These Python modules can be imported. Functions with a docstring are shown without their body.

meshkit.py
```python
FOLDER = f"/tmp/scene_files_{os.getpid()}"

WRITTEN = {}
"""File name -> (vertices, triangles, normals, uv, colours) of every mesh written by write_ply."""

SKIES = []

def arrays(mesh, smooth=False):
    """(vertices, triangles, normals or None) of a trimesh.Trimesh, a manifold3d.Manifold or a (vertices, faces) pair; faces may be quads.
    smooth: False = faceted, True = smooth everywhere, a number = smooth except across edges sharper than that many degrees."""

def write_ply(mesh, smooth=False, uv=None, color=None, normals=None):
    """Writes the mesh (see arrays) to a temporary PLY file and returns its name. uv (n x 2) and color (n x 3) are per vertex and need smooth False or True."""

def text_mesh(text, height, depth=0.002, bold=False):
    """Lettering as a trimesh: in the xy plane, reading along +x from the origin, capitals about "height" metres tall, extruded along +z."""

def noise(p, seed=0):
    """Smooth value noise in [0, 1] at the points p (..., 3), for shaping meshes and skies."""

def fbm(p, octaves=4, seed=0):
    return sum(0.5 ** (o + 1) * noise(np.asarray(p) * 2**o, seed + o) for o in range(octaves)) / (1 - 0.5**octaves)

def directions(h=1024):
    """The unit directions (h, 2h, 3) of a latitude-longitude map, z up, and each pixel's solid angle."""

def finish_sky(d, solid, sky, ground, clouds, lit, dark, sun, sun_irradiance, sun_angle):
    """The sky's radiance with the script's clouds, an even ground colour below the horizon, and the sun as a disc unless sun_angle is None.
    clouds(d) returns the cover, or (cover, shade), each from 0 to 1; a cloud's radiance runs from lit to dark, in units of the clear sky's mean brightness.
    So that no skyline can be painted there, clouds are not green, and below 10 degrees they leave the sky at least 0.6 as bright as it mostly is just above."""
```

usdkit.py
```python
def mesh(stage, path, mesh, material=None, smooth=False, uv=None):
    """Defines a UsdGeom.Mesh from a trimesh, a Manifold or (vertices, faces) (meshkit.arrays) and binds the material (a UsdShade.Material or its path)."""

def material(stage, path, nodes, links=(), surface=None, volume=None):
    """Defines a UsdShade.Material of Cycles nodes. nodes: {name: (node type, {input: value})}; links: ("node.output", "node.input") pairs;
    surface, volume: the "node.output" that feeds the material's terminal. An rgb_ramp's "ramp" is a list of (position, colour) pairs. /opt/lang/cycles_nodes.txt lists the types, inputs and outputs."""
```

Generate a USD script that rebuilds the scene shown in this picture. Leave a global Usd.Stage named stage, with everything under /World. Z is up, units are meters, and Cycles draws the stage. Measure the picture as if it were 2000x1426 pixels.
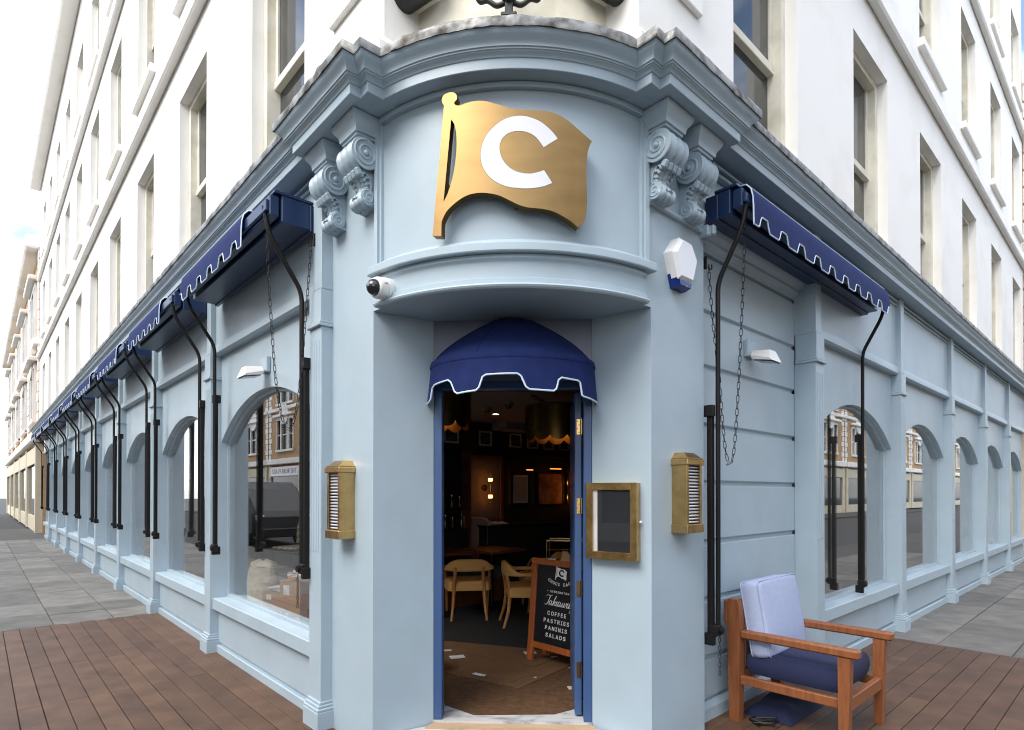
import math, random
import numpy as np, trimesh, usdkit, meshkit
from shapely.geometry import Polygon, box as sbox, Point
from shapely.ops import unary_union
from pxr import Usd, UsdGeom, UsdLux, UsdShade, Gf, Sdf, Vt

stage = Usd.Stage.CreateInMemory()
UsdGeom.SetStageUpAxis(stage, UsdGeom.Tokens.z)
UsdGeom.SetStageMetersPerUnit(stage, 1.0)
W = UsdGeom.Xform.Define(stage, '/World')
UsdGeom.Scope.Define(stage, '/World/Looks')
stage.SetDefaultPrim(W.GetPrim())

# ------------------------------------------------------------------ camera
cam = UsdGeom.Camera.Define(stage, '/World/camera')
YAW = math.degrees(-0.04457)
cam.AddTranslateOp().Set(Gf.Vec3d(0.1622, -3.4788, 1.6))
cam.AddRotateZOp().Set(-YAW)
cam.AddRotateXOp().Set(90.0 + math.degrees(0.00759))
cam.CreateHorizontalApertureAttr(36.0)
cam.CreateVerticalApertureAttr(36.0 * 730 / 1024)
cam.CreateFocalLengthAttr(36.0 * 1141.49 / 2000)
cam.CreateVerticalApertureOffsetAttr(36.0 * 239.4 / 2000)
cam.CreateClippingRangeAttr(Gf.Vec2f(0.05, 500))
cam.CreateFStopAttr(0.0)
cam.CreateExposureAttr(1.44)

# ------------------------------------------------------------------ sky and sun
SUN_EL, SUN_AZ = math.radians(46), math.radians(-136)     # azimuth = atan2(x, y): behind the camera, a little to the left
def sky():
    d = UsdLux.DomeLight.Define(stage, '/World/sky')
    m = usdkit.material(stage, '/World/Looks/sky_look', {
        'tc': ('texture_coordinate', {}),
        'map': ('mapping', {'scale': (1.0, 1.0, 2.2)}),
        'n': ('noise_texture', {'scale': 2.3, 'detail': 7.0, 'roughness': 0.58}),
        'r': ('rgb_ramp', {'ramp': [(0.40, (0, 0, 0)), (0.58, (1, 1, 1))]}),
        's': ('sky_texture', {'sky_type': 'single_scattering', 'sun_disc': False, 'sun_elevation': SUN_EL, 'sun_rotation': SUN_AZ, 'altitude': 30.0, 'aerosol_density': 1.5}),
        'mx': ('mix_color', {'blend_type': 'mix', 'b': (7.5, 7.7, 8.0), 'use_clamp': False}),
        'bg': ('background_shader', {'strength': 0.13})},
        [('tc.generated', 'map.vector'), ('map.vector', 'n.vector'), ('n.fac', 'r.fac'), ('r.color', 'mx.fac'), ('s.color', 'mx.a'), ('mx.result', 'bg.color')],
        surface='bg.background')
    UsdShade.MaterialBindingAPI.Apply(d.GetPrim()).Bind(m)
sky()
sun = UsdLux.DistantLight.Define(stage, '/World/sun')
sun.CreateIntensityAttr(0.4); sun.CreateNormalizeAttr(True); sun.CreateAngleAttr(40.0); sun.CreateColorAttr(Gf.Vec3f(1.0, 0.95, 0.87))
sun.AddRotateZOp().Set(-math.degrees(SUN_AZ)); sun.AddRotateXOp().Set(-(90 - math.degrees(SUN_EL)))

# ------------------------------------------------------------------ helpers
S = math.sqrt(0.5); C0 = 0.83; R0 = C0 / S; YC = 0.83
used = {}
def path_for(parent, name):
    k = used.get((parent, name), 0); used[(parent, name)] = k + 1
    return f'{parent}/{name}' if k == 0 else f'{parent}/{name}_{k:03d}'
def tag(prim, label=None, cat=None, group=None, kind=None):
    for k, v in (('label', label), ('category', cat), ('group', group), ('kind', kind)):
        if v: prim.SetCustomDataByKey(k, v)
def thing(name, label=None, cat=None, loc=(0, 0, 0), rotz=0.0, group=None, kind=None):
    p = path_for('/World', name)
    x = UsdGeom.Xform.Define(stage, p)
    x.AddTranslateOp().Set(Gf.Vec3d(*map(float, loc)))
    if rotz: x.AddRotateZOp().Set(float(rotz))
    tag(x.GetPrim(), label, cat, group, kind)
    return p
def holder(parent, name):
    p = path_for(parent, name); UsdGeom.Xform.Define(stage, p); return p
def obj(parent, name, m, mat, smooth=35, label=None):
    p = path_for(parent, name)
    if isinstance(m, list): m = cat_(m)
    g = usdkit.mesh(stage, p, m, M[mat], smooth=smooth)
    if label: g.GetPrim().SetCustomDataByKey('label', label)
    return p
def copy_of(src, name, loc, rotz, label, cat, group=None):
    p = path_for('/World', name)
    x = UsdGeom.Xform.Define(stage, p)
    x.GetPrim().GetReferences().AddInternalReference(src)
    x.ClearXformOpOrder()
    x.AddTranslateOp().Set(Gf.Vec3d(*map(float, loc)))
    x.AddRotateZOp().Set(float(rotz))
    x.GetPrim().SetInstanceable(True)
    tag(x.GetPrim(), label, cat, group)
    return p
def cat_(ms):
    return trimesh.util.concatenate([m if isinstance(m, trimesh.Trimesh) else trimesh.Trimesh(*m, process=False) for m in ms])
def bx(x0, x1, y0, y1, z0, z1):
    m = trimesh.creation.box([abs(x1 - x0), abs(y1 - y0), abs(z1 - z0)])
    m.apply_translation([(x0 + x1) / 2, (y0 + y1) / 2, (z0 + z1) / 2]); return m
def cb(x0, x1, y0, y1, z0, z1, c=0.004):
    """box with chamfered edges"""
    dx, dy, dz = abs(x1 - x0) / 2, abs(y1 - y0) / 2, abs(z1 - z0) / 2
    c = min(c, dx * .45, dy * .45, dz * .45)
    P = []
    for sx in (-1, 1):
        for sy in (-1, 1):
            for sz in (-1, 1):
                P += [(sx * (dx - c), sy * (dy - c), sz * dz), (sx * (dx - c), sy * dy, sz * (dz - c)), (sx * dx, sy * (dy - c), sz * (dz - c))]
    m = trimesh.Trimesh(P).convex_hull
    m.apply_translation([(x0 + x1) / 2, (y0 + y1) / 2, (z0 + z1) / 2]); return m
def hull(P): return trimesh.Trimesh(np.asarray(P, float)).convex_hull
def fixwind(m):
    if m.volume < 0: m.invert()
    return m
def ext(poly, h, z0=0.0):
    """extrude a shapely polygon (x, y) upward by h from z0"""
    ps = getattr(poly, 'geoms', [poly]); out = []
    for g in ps:
        m = trimesh.creation.extrude_polygon(g, h, engine='earcut'); m.apply_translation([0, 0, z0]); out.append(m)
    return cat_(out)
def xf(m, A):
    m = m.copy(); A = np.asarray(A, float)
    v = m.vertices @ A[:3, :3].T + A[:3, 3]
    f = m.faces[:, ::-1] if np.linalg.det(A[:3, :3]) < 0 else m.faces
    return trimesh.Trimesh(v, f, process=False)
# facade frames: columns (t along the facade away from the corner, p outward, z)
AL = np.array([[-S, -S, 0, -C0], [S, -S, 0, 0], [0, 0, 1, 0], [0, 0, 0, 1.]])
AR = np.array([[S, S, 0, C0], [S, -S, 0, 0], [0, 0, 1, 0], [0, 0, 0, 1.]])
FA = {'L': AL, 'R': AR}
def fp(side, t, p, z=0.0): return (FA[side] @ np.array([t, p, z, 1.]))[:3]
def fbox(side, t0, t1, p0, p1, z0, z1, c=0.0):
    return xf(cb(t0, t1, p0, p1, z0, z1, c) if c else bx(t0, t1, p0, p1, z0, z1), FA[side])
TZ = np.array([[1, 0, 0, 0], [0, 0, 1, 0], [0, 1, 0, 0], [0, 0, 0, 1.]])   # (x, y, h) -> (t, p, z) for facade-plane polygons
def fext(side, poly, p0, p1):
    """a polygon in (t, z) extruded from p0 to p1"""
    m = ext(poly, p1 - p0, p0)
    return xf(xf(m, TZ), FA[side])
def at(side): return -45.0 if side == 'L' else 45.0     # rotz of a thing fixed to the facade: x to the viewer's right, y into the wall
def sweep(path, prof, cap=True, closed_prof=False):
    P = np.asarray(path, float); n = len(P)
    d = np.diff(P, axis=0); d /= np.linalg.norm(d, axis=1)[:, None]
    nn = np.stack([d[:, 1], -d[:, 0]], 1)
    mit = np.zeros((n, 2)); mit[0], mit[-1] = nn[0], nn[-1]
    for i in range(1, n - 1):
        mit[i] = (nn[i - 1] + nn[i]) / max(0.2, 1 + nn[i - 1] @ nn[i])
    pr = np.asarray(prof, float); k = len(pr)
    V = np.zeros((n, k, 3))
    V[:, :, :2] = P[:, None, :] + mit[:, None, :] * pr[None, :, 0:1]
    V[:, :, 2] = pr[None, :, 1]
    F = []
    rng = range(k) if closed_prof else range(k - 1)
    for i in range(n - 1):
        for j in rng:
            j2 = (j + 1) % k
            a, b, c, e = i * k + j, (i + 1) * k + j, (i + 1) * k + j2, i * k + j2
            F += [(a, b, c), (a, c, e)]
    V = V.reshape(-1, 3)
    if cap:
        try:
            pv, pf = trimesh.creation.triangulate_polygon(Polygon(pr), engine='earcut')
            for end in (0, n - 1):
                base = len(V)
                V = np.vstack([V, np.column_stack([P[end][None] + mit[end][None] * pv[:, 0:1], pv[:, 1]])])
                for f in pf:
                    F.append(tuple(base + q for q in (f if end == 0 else f[::-1])))
        except Exception: pass
    return trimesh.Trimesh(V, F, process=False)
def arc(a0, a1, r=R0, step=2.5):
    k = max(2, int(abs(a1 - a0) / step) + 1)
    return [(r * math.sin(a), YC - r * math.cos(a)) for a in np.radians(np.linspace(a0, a1, k))]
def tube(pts, r, sides=8, closed=False, caps=True):
    P = np.asarray(pts, float); n = len(P)
    if closed: T = np.roll(P, -1, 0) - np.roll(P, 1, 0)
    else: T = np.gradient(P, axis=0)
    T /= np.maximum(np.linalg.norm(T, axis=1)[:, None], 1e-12)
    up = np.array([0, 0, 1.0]) if abs(T[0][2]) < .9 else np.array([1.0, 0, 0])
    N = np.zeros_like(P); N[0] = np.cross(T[0], up); N[0] /= np.linalg.norm(N[0])
    for i in range(1, n):
        v = N[i - 1] - T[i] * (N[i - 1] @ T[i]); N[i] = v / max(np.linalg.norm(v), 1e-12)
    B = np.cross(T, N)
    rr = np.broadcast_to(np.asarray(r, float), (n,))
    a = np.linspace(0, 2 * math.pi, sides, endpoint=False)
    V = P[:, None] + rr[:, None, None] * (np.cos(a)[None, :, None] * N[:, None] + np.sin(a)[None, :, None] * B[:, None])
    V = V.reshape(-1, 3); F = []
    for i in range(n if closed else n - 1):
        i2 = (i + 1) % n
        for j in range(sides):
            j2 = (j + 1) % sides
            F += [(i * sides + j, i * sides + j2, i2 * sides + j2), (i * sides + j, i2 * sides + j2, i2 * sides + j)]
    if caps and not closed:
        b = len(V); V = np.vstack([V, P[0], P[-1]])
        for j in range(sides):
            j2 = (j + 1) % sides
            F += [(b, j2, j), (b + 1, (n - 1) * sides + j, (n - 1) * sides + j2)]
    m = trimesh.Trimesh(V, F, process=False)
    return m
def spline(pts, per=8):
    P = np.asarray(pts, float); Q = np.vstack([2 * P[0] - P[1], P, 2 * P[-1] - P[-2]]); out = []
    for i in range(1, len(Q) - 2):
        for t in np.linspace(0, 1, per, endpoint=False):
            a, b, c, d = Q[i - 1:i + 3]
            out.append(.5 * (2 * b + (c - a) * t + (2 * a - 5 * b + 4 * c - d) * t * t + (3 * b - a - 3 * c + d) * t ** 3))
    out.append(P[-1]); return np.array(out)
def fillet(P, r, n=7):
    """polyline with rounded corners"""
    P = [np.asarray(p, float) for p in P]; out = [P[0]]
    for a, b, c in zip(P[:-2], P[1:-1], P[2:]):
        u, w = a - b, c - b; lu, lw_ = np.linalg.norm(u), np.linalg.norm(w); k = min(r, lu * .45, lw_ * .45)
        p, q = b + u / lu * k, b + w / lw_ * k
        out += [(1 - t) ** 2 * p + 2 * t * (1 - t) * b + t * t * q for t in np.linspace(0, 1, n)]
    return out + [P[-1]]
def lathe(prof, sides=24, axis='z'):
    m = trimesh.creation.revolve(np.asarray(prof, float), sections=sides)
    fixwind(m)
    if axis == 'x': m.apply_transform(trimesh.transformations.rotation_matrix(math.pi / 2, [0, 1, 0]))
    if axis == 'y': m.apply_transform(trimesh.transformations.rotation_matrix(-math.pi / 2, [1, 0, 0]))
    return m
def mv(m, x=0, y=0, z=0): m = m.copy(); m.apply_translation([x, y, z]); return m
def rot(m, deg, ax, pt=(0, 0, 0)):
    m = m.copy(); m.apply_transform(trimesh.transformations.rotation_matrix(math.radians(deg), ax, pt)); return m
def grid(V):
    """V (n, m, 3) -> mesh"""
    n, m_ = V.shape[:2]; F = []
    for i in range(n - 1):
        for j in range(m_ - 1):
            a, b, c, d = i * m_ + j, (i + 1) * m_ + j, (i + 1) * m_ + j + 1, i * m_ + j + 1
            F += [(a, b, c), (a, c, d)]
    return trimesh.Trimesh(V.reshape(-1, 3), F, process=False)
def shell(V, th):
    """thin sheet with two sides and an edge"""
    m = grid(V); m.vertex_normals
    n, k = V.shape[:2]; N = np.array(m.vertex_normals)
    a = V.reshape(-1, 3); b = a - N * th
    F = [tuple(f) for f in m.faces] + [tuple(f[::-1] + n * k) for f in np.array(m.faces)]
    e = [i * k for i in range(n)] + [(n - 1) * k + j for j in range(1, k)] + [i * k + k - 1 for i in range(n - 2, -1, -1)] + [j for j in range(k - 2, 0, -1)]
    for q in range(len(e)):
        u, v = e[q], e[(q + 1) % len(e)]
        F += [(u, u + n * k, v), (v, u + n * k, v + n * k)]
    return trimesh.Trimesh(np.vstack([a, b]), F, process=False)

# ------------------------------------------------------------------ materials
M = {}
def mat(name, color, rough=0.5, metal=0.0, var=0.12, scale=6.0, bump=0.0, bscale=60.0, spec=0.5, color2=None, stretch=(1, 1, 1), ramp=(0.3, 0.7), rvar=0.0, **kw):
    c = np.array(color, float); c2 = np.array(color2, float) if color2 is not None else c * (1 - var)
    nodes = {'tc': ('texture_coordinate', {}), 'map': ('mapping', {'scale': stretch}),
             'n': ('noise_texture', {'scale': scale, 'detail': 3.0, 'roughness': 0.6}),
             'r': ('rgb_ramp', {'ramp': [(ramp[0], tuple(c2)), (ramp[1], tuple(c))]}),
             'p': ('principled_bsdf', {'roughness': rough, 'metallic': metal, 'specular_ior_level': spec, **kw})}
    links = [('tc.object', 'map.vector'), ('map.vector', 'n.vector'), ('n.fac', 'r.fac'), ('r.color', 'p.base_color')]
    if rvar:
        nodes['rr'] = ('map_range', {'from_min': 0.3, 'from_max': 0.7, 'to_min': rough - rvar, 'to_max': rough + rvar, 'clamp': True})
        links += [('n.fac', 'rr.value'), ('rr.result', 'p.roughness')]
    if bump:
        nodes['nb'] = ('noise_texture', {'scale': bscale, 'detail': 1.0})
        nodes['b'] = ('bump', {'strength': bump, 'distance': 0.004})
        links += [('map.vector', 'nb.vector'), ('nb.fac', 'b.height'), ('b.normal', 'p.normal')]
    M[name] = usdkit.material(stage, f'/World/Looks/{name}', nodes, links, surface='p.BSDF')
def emit(name, color, strength):
    M[name] = usdkit.material(stage, f'/World/Looks/{name}', {'e': ('emission', {'color': color, 'strength': strength})}, surface='e.emission')
def glass(name, f0=.04, tint=(1, 1, 1), gl=(1, 1, 1), rough=0.0):
    nodes = {'lw': ('layer_weight', {'blend': 0.5}), 'pw': ('math', {'math_type': 'power', 'value2': 5.0}), 'ma': ('math', {'math_type': 'multiply_add', 'value2': 1 - f0, 'value3': f0}),
             't': ('transparent_bsdf', {'color': tint}), 'g': ('glossy_bsdf', {'color': gl, 'roughness': rough}), 'm': ('mix_closure', {})}
    links = [('lw.facing', 'pw.value1'), ('pw.value', 'ma.value1'), ('ma.value', 'm.fac'), ('t.BSDF', 'm.closure1'), ('g.BSDF', 'm.closure2')]
    M[name] = usdkit.material(stage, f'/World/Looks/{name}', nodes, links, surface='m.closure')
mat('wall_paint', (0.365, 0.456, 0.522), 0.40, var=0.09, scale=2.2, bump=0.22, bscale=11)
mat('white_stucco', (0.82, 0.81, 0.78), 0.6, color2=(0.74, 0.72, 0.67), scale=1.1, ramp=(0.25, 0.5), bump=0.1)
mat('cream_stone', (0.70, 0.67, 0.57), 0.7, color2=(0.55, 0.52, 0.42), scale=3.0, ramp=(0.3, 0.55), bump=0.2)
mat('dirty_edge', (0.38, 0.34, 0.27), 0.8, var=0.4, scale=9)
mat('lead', (0.30, 0.31, 0.31), 0.5, metal=0.3, color2=(0.05, 0.045, 0.035), scale=9.0, ramp=(0.36, 0.62), bump=0.5, bscale=25)
mat('brass', (0.58, 0.385, 0.165), 0.27, metal=1.0, color2=(0.46, 0.30, 0.12), scale=5.0, ramp=(0.3, 0.65), rvar=0.05)
mat('brushed_brass', (0.290, 0.190, 0.084), 0.42, metal=1.0, color2=(0.235, 0.150, 0.062), scale=3.0, ramp=(0.3, 0.7), rvar=0.03, stretch=(1, 1, 3.0))
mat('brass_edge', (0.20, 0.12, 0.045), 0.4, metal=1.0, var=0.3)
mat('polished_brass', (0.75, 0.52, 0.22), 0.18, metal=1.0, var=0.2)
mat('letter_white', (0.68, 0.69, 0.74), 0.18, var=0.03, scale=2)
mat('navy_canvas', (0.0095, 0.0215, 0.108), 0.8, var=0.3, scale=14, bump=0.35, bscale=420, spec=0.2, sheen_weight=0.04, sheen_tint=(0.2, 0.3, 0.8))
mat('trim_white', (0.55, 0.66, 0.80), 0.6, var=0.06)
mat('blue_frame', (0.040, 0.088, 0.215), 0.38, var=0.08, scale=3, bump=0.04)
mat('transom_grey', (0.15, 0.165, 0.235), 0.4, var=0.08, scale=3)
mat('navy_metal', (0.010, 0.028, 0.085), 0.35, var=0.1, scale=3)
mat('black_metal', (0.006, 0.0055, 0.006), 0.5, var=0.3, scale=20, spec=0.3)
mat('chain_metal', (0.03, 0.028, 0.026), 0.45, metal=0.6, var=0.3)
mat('white_plastic', (0.74, 0.74, 0.73), 0.3, var=0.05)
mat('clear_cover', (0.72, 0.73, 0.76), 0.12, var=0.04)
mat('blue_plastic', (0.006, 0.03, 0.20), 0.18, var=0.3, scale=30)
mat('dark_dome', (0.01, 0.01, 0.012), 0.05, var=0.1, spec=0.8)
mat('grey_plastic', (0.3, 0.3, 0.3), 0.4)
mat('board_black', (0.010, 0.012, 0.016), 0.4, var=0.2)
mat('chalk_white', (0.92, 0.91, 0.87), 0.7, var=0.08, scale=60)
mat('orange_wood', (0.46, 0.13, 0.030), 0.38, color2=(0.30, 0.075, 0.018), scale=5, stretch=(9, 9, 1.2), bump=0.08)
mat('teak', (0.24, 0.085, 0.030), 0.45, color2=(0.15, 0.048, 0.016), scale=5, stretch=(10, 10, 1.2), bump=0.1)
mat('beech', (0.64, 0.31, 0.10), 0.4, color2=(0.36, 0.16, 0.05), scale=5, stretch=(8, 8, 1), bump=0.05)
mat('walnut', (0.16, 0.055, 0.022), 0.4, color2=(0.09, 0.03, 0.012), scale=4, stretch=(8, 8, 1))
mat('mustard_fabric', (0.80, 0.47, 0.16), 0.9, var=0.18, scale=90, bump=0.4, bscale=300, spec=0.2)
mat('grey_fabric', (0.10, 0.11, 0.12), 0.9, var=0.15, scale=60, bump=0.3, bscale=300)
mat('light_blue_fabric', (0.36, 0.42, 0.60), 0.9, var=0.10, scale=40, bump=0.35, bscale=350, spec=0.2)
mat('navy_fabric', (0.010, 0.016, 0.06), 0.9, var=0.2, scale=40, bump=0.3, bscale=350)
mat('carpet', (0.019, 0.020, 0.022), 0.95, var=0.4, scale=14, bump=0.5, bscale=200)
mat('coir', (0.125, 0.060, 0.021), 0.95, color2=(0.06, 0.027, 0.010), scale=22, bump=0.8, bscale=260)
mat('cardboard', (0.17, 0.088, 0.036), 0.85, var=0.22, scale=6, bump=0.1, bscale=90)
mat('box_card', (0.42, 0.25, 0.12), 0.8, var=0.2, scale=7, bump=0.08, bscale=90)
mat('paper', (0.72, 0.72, 0.72), 0.7, color2=(0.45, 0.45, 0.46), scale=40, ramp=(0.36, 0.42))
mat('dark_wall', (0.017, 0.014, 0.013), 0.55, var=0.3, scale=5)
mat('ceiling_paint', (0.27, 0.25, 0.225), 0.8, var=0.06)
mat('grass_cloth', (0.11, 0.10, 0.085), 0.85, var=0.25, scale=14, stretch=(1, 1, 9))
mat('print_dark', (0.10, 0.10, 0.10), 0.5, color2=(0.02, 0.02, 0.02), scale=11, ramp=(0.4, 0.6))
mat('mount_card', (0.55, 0.55, 0.55), 0.6)
mat('art_orange', (0.55, 0.20, 0.06), 0.5, color2=(0.18, 0.06, 0.03), scale=5, ramp=(0.35, 0.6))
mat('art_pale', (0.42, 0.34, 0.26), 0.5, color2=(0.14, 0.11, 0.09), scale=5, ramp=(0.32, 0.42))
mat('deck_wood', (0.1144, 0.0598, 0.0338), 0.6, color2=(0.0624, 0.0302, 0.0166), scale=4, stretch=(1, 1, 1), bump=0.15, bscale=40)
mat('deck_wood_b', (0.0988, 0.0510, 0.0286), 0.62, color2=(0.0572, 0.0286, 0.0156), scale=4, bump=0.15, bscale=40)
mat('deck_wood_c', (0.1300, 0.0702, 0.0390), 0.6, color2=(0.0728, 0.0364, 0.0198), scale=4, bump=0.15, bscale=40)
mat('pale_board', (0.50, 0.36, 0.23), 0.55, color2=(0.38, 0.26, 0.16), scale=5, stretch=(1, 8, 8))
mat('paving', (0.075, 0.072, 0.068), 0.8, var=0.25, scale=5, bump=0.2)
for n_, k_ in (('slab_a', .17), ('slab_b', .14), ('slab_c', .20)): mat(n_, (k_, k_ * .96, k_ * .89), 0.75, var=0.4, scale=3.5, bump=0.2, bscale=40)
mat('asphalt', (0.05, 0.05, 0.052), 0.85, var=0.3, scale=30, bump=0.4, bscale=150)
mat('brick_wall', (0.50, 0.33, 0.17), 0.8, color2=(0.38, 0.23, 0.11), scale=6, bump=0.2)
mat('van_grey', (0.022, 0.023, 0.025), 0.4, var=0.05, spec=0.3)
mat('tyre', (0.012, 0.012, 0.012), 0.8)
mat('dark_glass', (0.012, 0.014, 0.016), 0.06, var=0.1, spec=0.8)
mat('shop_cream', (0.62, 0.56, 0.42), 0.6, var=0.08)
mat('shop_orange', (0.45, 0.16, 0.05), 0.5, var=0.1)
M['rattan'] = usdkit.material(stage, '/World/Looks/rattan', {'tc': ('texture_coordinate', {}), 'map': ('mapping', {'rotation': (.3, .4, .78)}), 'c': ('checker_texture', {'scale': 62.0, 'color1': (0.62, 0.58, 0.46), 'color2': (0.04, 0.036, 0.033)}), 'p': ('principled_bsdf', {'roughness': 0.6})}, [('tc.object', 'map.vector'), ('map.vector', 'c.vector'), ('c.color', 'p.base_color')], surface='p.BSDF')
mat('sack_cloth', (0.62, 0.56, 0.42), 0.9, color2=(0.45, 0.39, 0.28), scale=22, bump=0.8, bscale=60)
mat('ornament_iron', (0.010, 0.014, 0.013), 0.45, var=0.4, scale=12, bump=0.4)
mat('lamp_brass', (0.30, 0.19, 0.065), 0.35, metal=1.0, color2=(0.17, 0.10, 0.035), scale=4, stretch=(4, 4, 0.5))
mat('plaster_grey', (0.2, 0.19, 0.18), 0.8)
mat('marble', (0.50, 0.50, 0.50), 0.25, color2=(0.26, 0.27, 0.29), scale=5.5, ramp=(0.36, 0.52), stretch=(1.0, 2.2, 1.0))
mat('bottle_glass', (0.03, 0.035, 0.03), 0.08, var=0.4, spec=0.8)
mat('green_glass', (0.02, 0.10, 0.05), 0.1, var=0.4)
mat('black_cable', (0.01, 0.01, 0.01), 0.5)
emit('lamp_core', (1.0, 0.31, 0.055), 5.5)
emit('lamp_small', (1.0, 0.30, 0.05), 0.7)
emit('pendant_bulb', (1.0, 0.45, 0.12), 6.0)
emit('downlight', (1.0, 0.85, 0.65), 3.0)
glass('window_pane', .25)
glass('pane_clear', .015)
glass('rod_glass', .10, tint=(0.96, 0.97, 0.97), rough=0.03)

# ================================================================== SETTING
UP = 14.0
TL, TR = 26.0, 15.0
pav = unary_union([Polygon([fp('L', TL + 4, -1)[:2], fp('L', TL + 4, 4.0)[:2], fp('L', -4.0, 4.0)[:2], fp('R', -4.0, 4.0)[:2], fp('R', TR + 25, 4.0)[:2], fp('R', TR + 25, -1)[:2], (0, 2)])])
g = obj('/World', 'ground', [bx(-160, 160, -160, 160, -0.40, -0.30)], 'asphalt', False); stage.GetPrimAtPath(g).SetCustomDataByKey('kind', 'structure')
tag(stage.GetPrimAtPath(g), 'flat ground under the whole place', 'ground')
g = obj('/World', 'road', [bx(-120, 120, -120, 120, -0.125, -0.12)], 'asphalt', False); tag(stage.GetPrimAtPath(g), 'dark asphalt road round the corner', 'road', kind='structure')
g = obj('/World', 'pavement', ext(pav, 0.3, -0.3), 'paving', False); tag(stage.GetPrimAtPath(g), 'grey stone pavement along both streets of the corner', 'pavement', kind='structure')

# timber decks along both facades, every plank its own part
rng = random.Random(5)
for side, ta, tb in (('L', 0.35, 5.6), ('R', 0.35, 4.35)):
    dk = thing('timber_deck', 'brown timber deck under the %s facade' % ('window' if side == 'L' else 'armchair'), 'deck', kind='structure')
    row = 0; p = 0.0 if side == 'L' else -0.118
    while p < 1.95:
        t = ta + (0 if row % 2 else -1.2)
        while t < tb:
            t1 = min(t + 3.2, tb); a = max(t, ta + max(0, 0.0))
            if t1 - a > .05:
                zt = 0.032 + rng.uniform(-.0015, .0015)
                a2 = max(a, 0.35 - 0.2 * 0)
                obj(dk, 'plank', fbox(side, a2 + .002, t1 - .002, p + .0025, p + .1375, 0.004, zt, .003), rng.choice(['deck_wood', 'deck_wood_b', 'deck_wood_c']), False)
            t += 3.2
        p += 0.14; row += 1

rs = random.Random(21)
for side, ta, tb in (('L', 5.62, 22.0), ('R', 4.37, 15.0)):
    p_, r_ = -.12, 0
    while p_ < 2.3:
        t_ = ta
        while t_ < tb:
            L_ = rs.uniform(.62, .95)
            obj(g, 'paving_slab', fbox(side, t_ + .004, min(t_ + L_, tb) - .004, p_ + .004, p_ + .596, -.002, .022 + rs.uniform(-.003, .003), .004), rs.choice(['slab_a', 'slab_b', 'slab_c']), False)
            t_ += L_
        p_ += .60; r_ += 1
# ================================================================== THE CAFE BUILDING
B = thing('cafe_building', 'pale blue painted corner building with a rounded corner, moulded cornice and white upper storeys', 'building')
DW, DD = 0.502, 0.2131
# corner piers with their splayed reveals
for side, sx in (('L', -1), ('R', 1)):
    a = fp(side, 0, 0)[:2]; t1 = 0.74 if side == 'L' else 0.6
    pl = [a, (sx * DW, DD), (sx * DW, DD + .06), tuple(fp(side, .3, -.17)[:2]) if False else (sx * .88, DD + .06), fp(side, t1, -.17)[:2], fp(side, t1, 0)[:2]]
    m = ext(Polygon(pl).buffer(0), 2.69, 0.0)
    obj(B, 'corner_pier', m, 'wall_paint', False)
# the solid above the doorway
arcpts = arc(-45, 45, step=1.5)
pl = [fp('L', .74, 0)[:2]] + arcpts + [fp('R', .6, 0)[:2], fp('R', .6, -.2)[:2], (.88, .29), (-.88, .29), fp('L', .74, -.2)[:2]]
obj(B, 'curved_wall', ext(Polygon(pl), 1.31, 2.69), 'wall_paint', 20)
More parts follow.
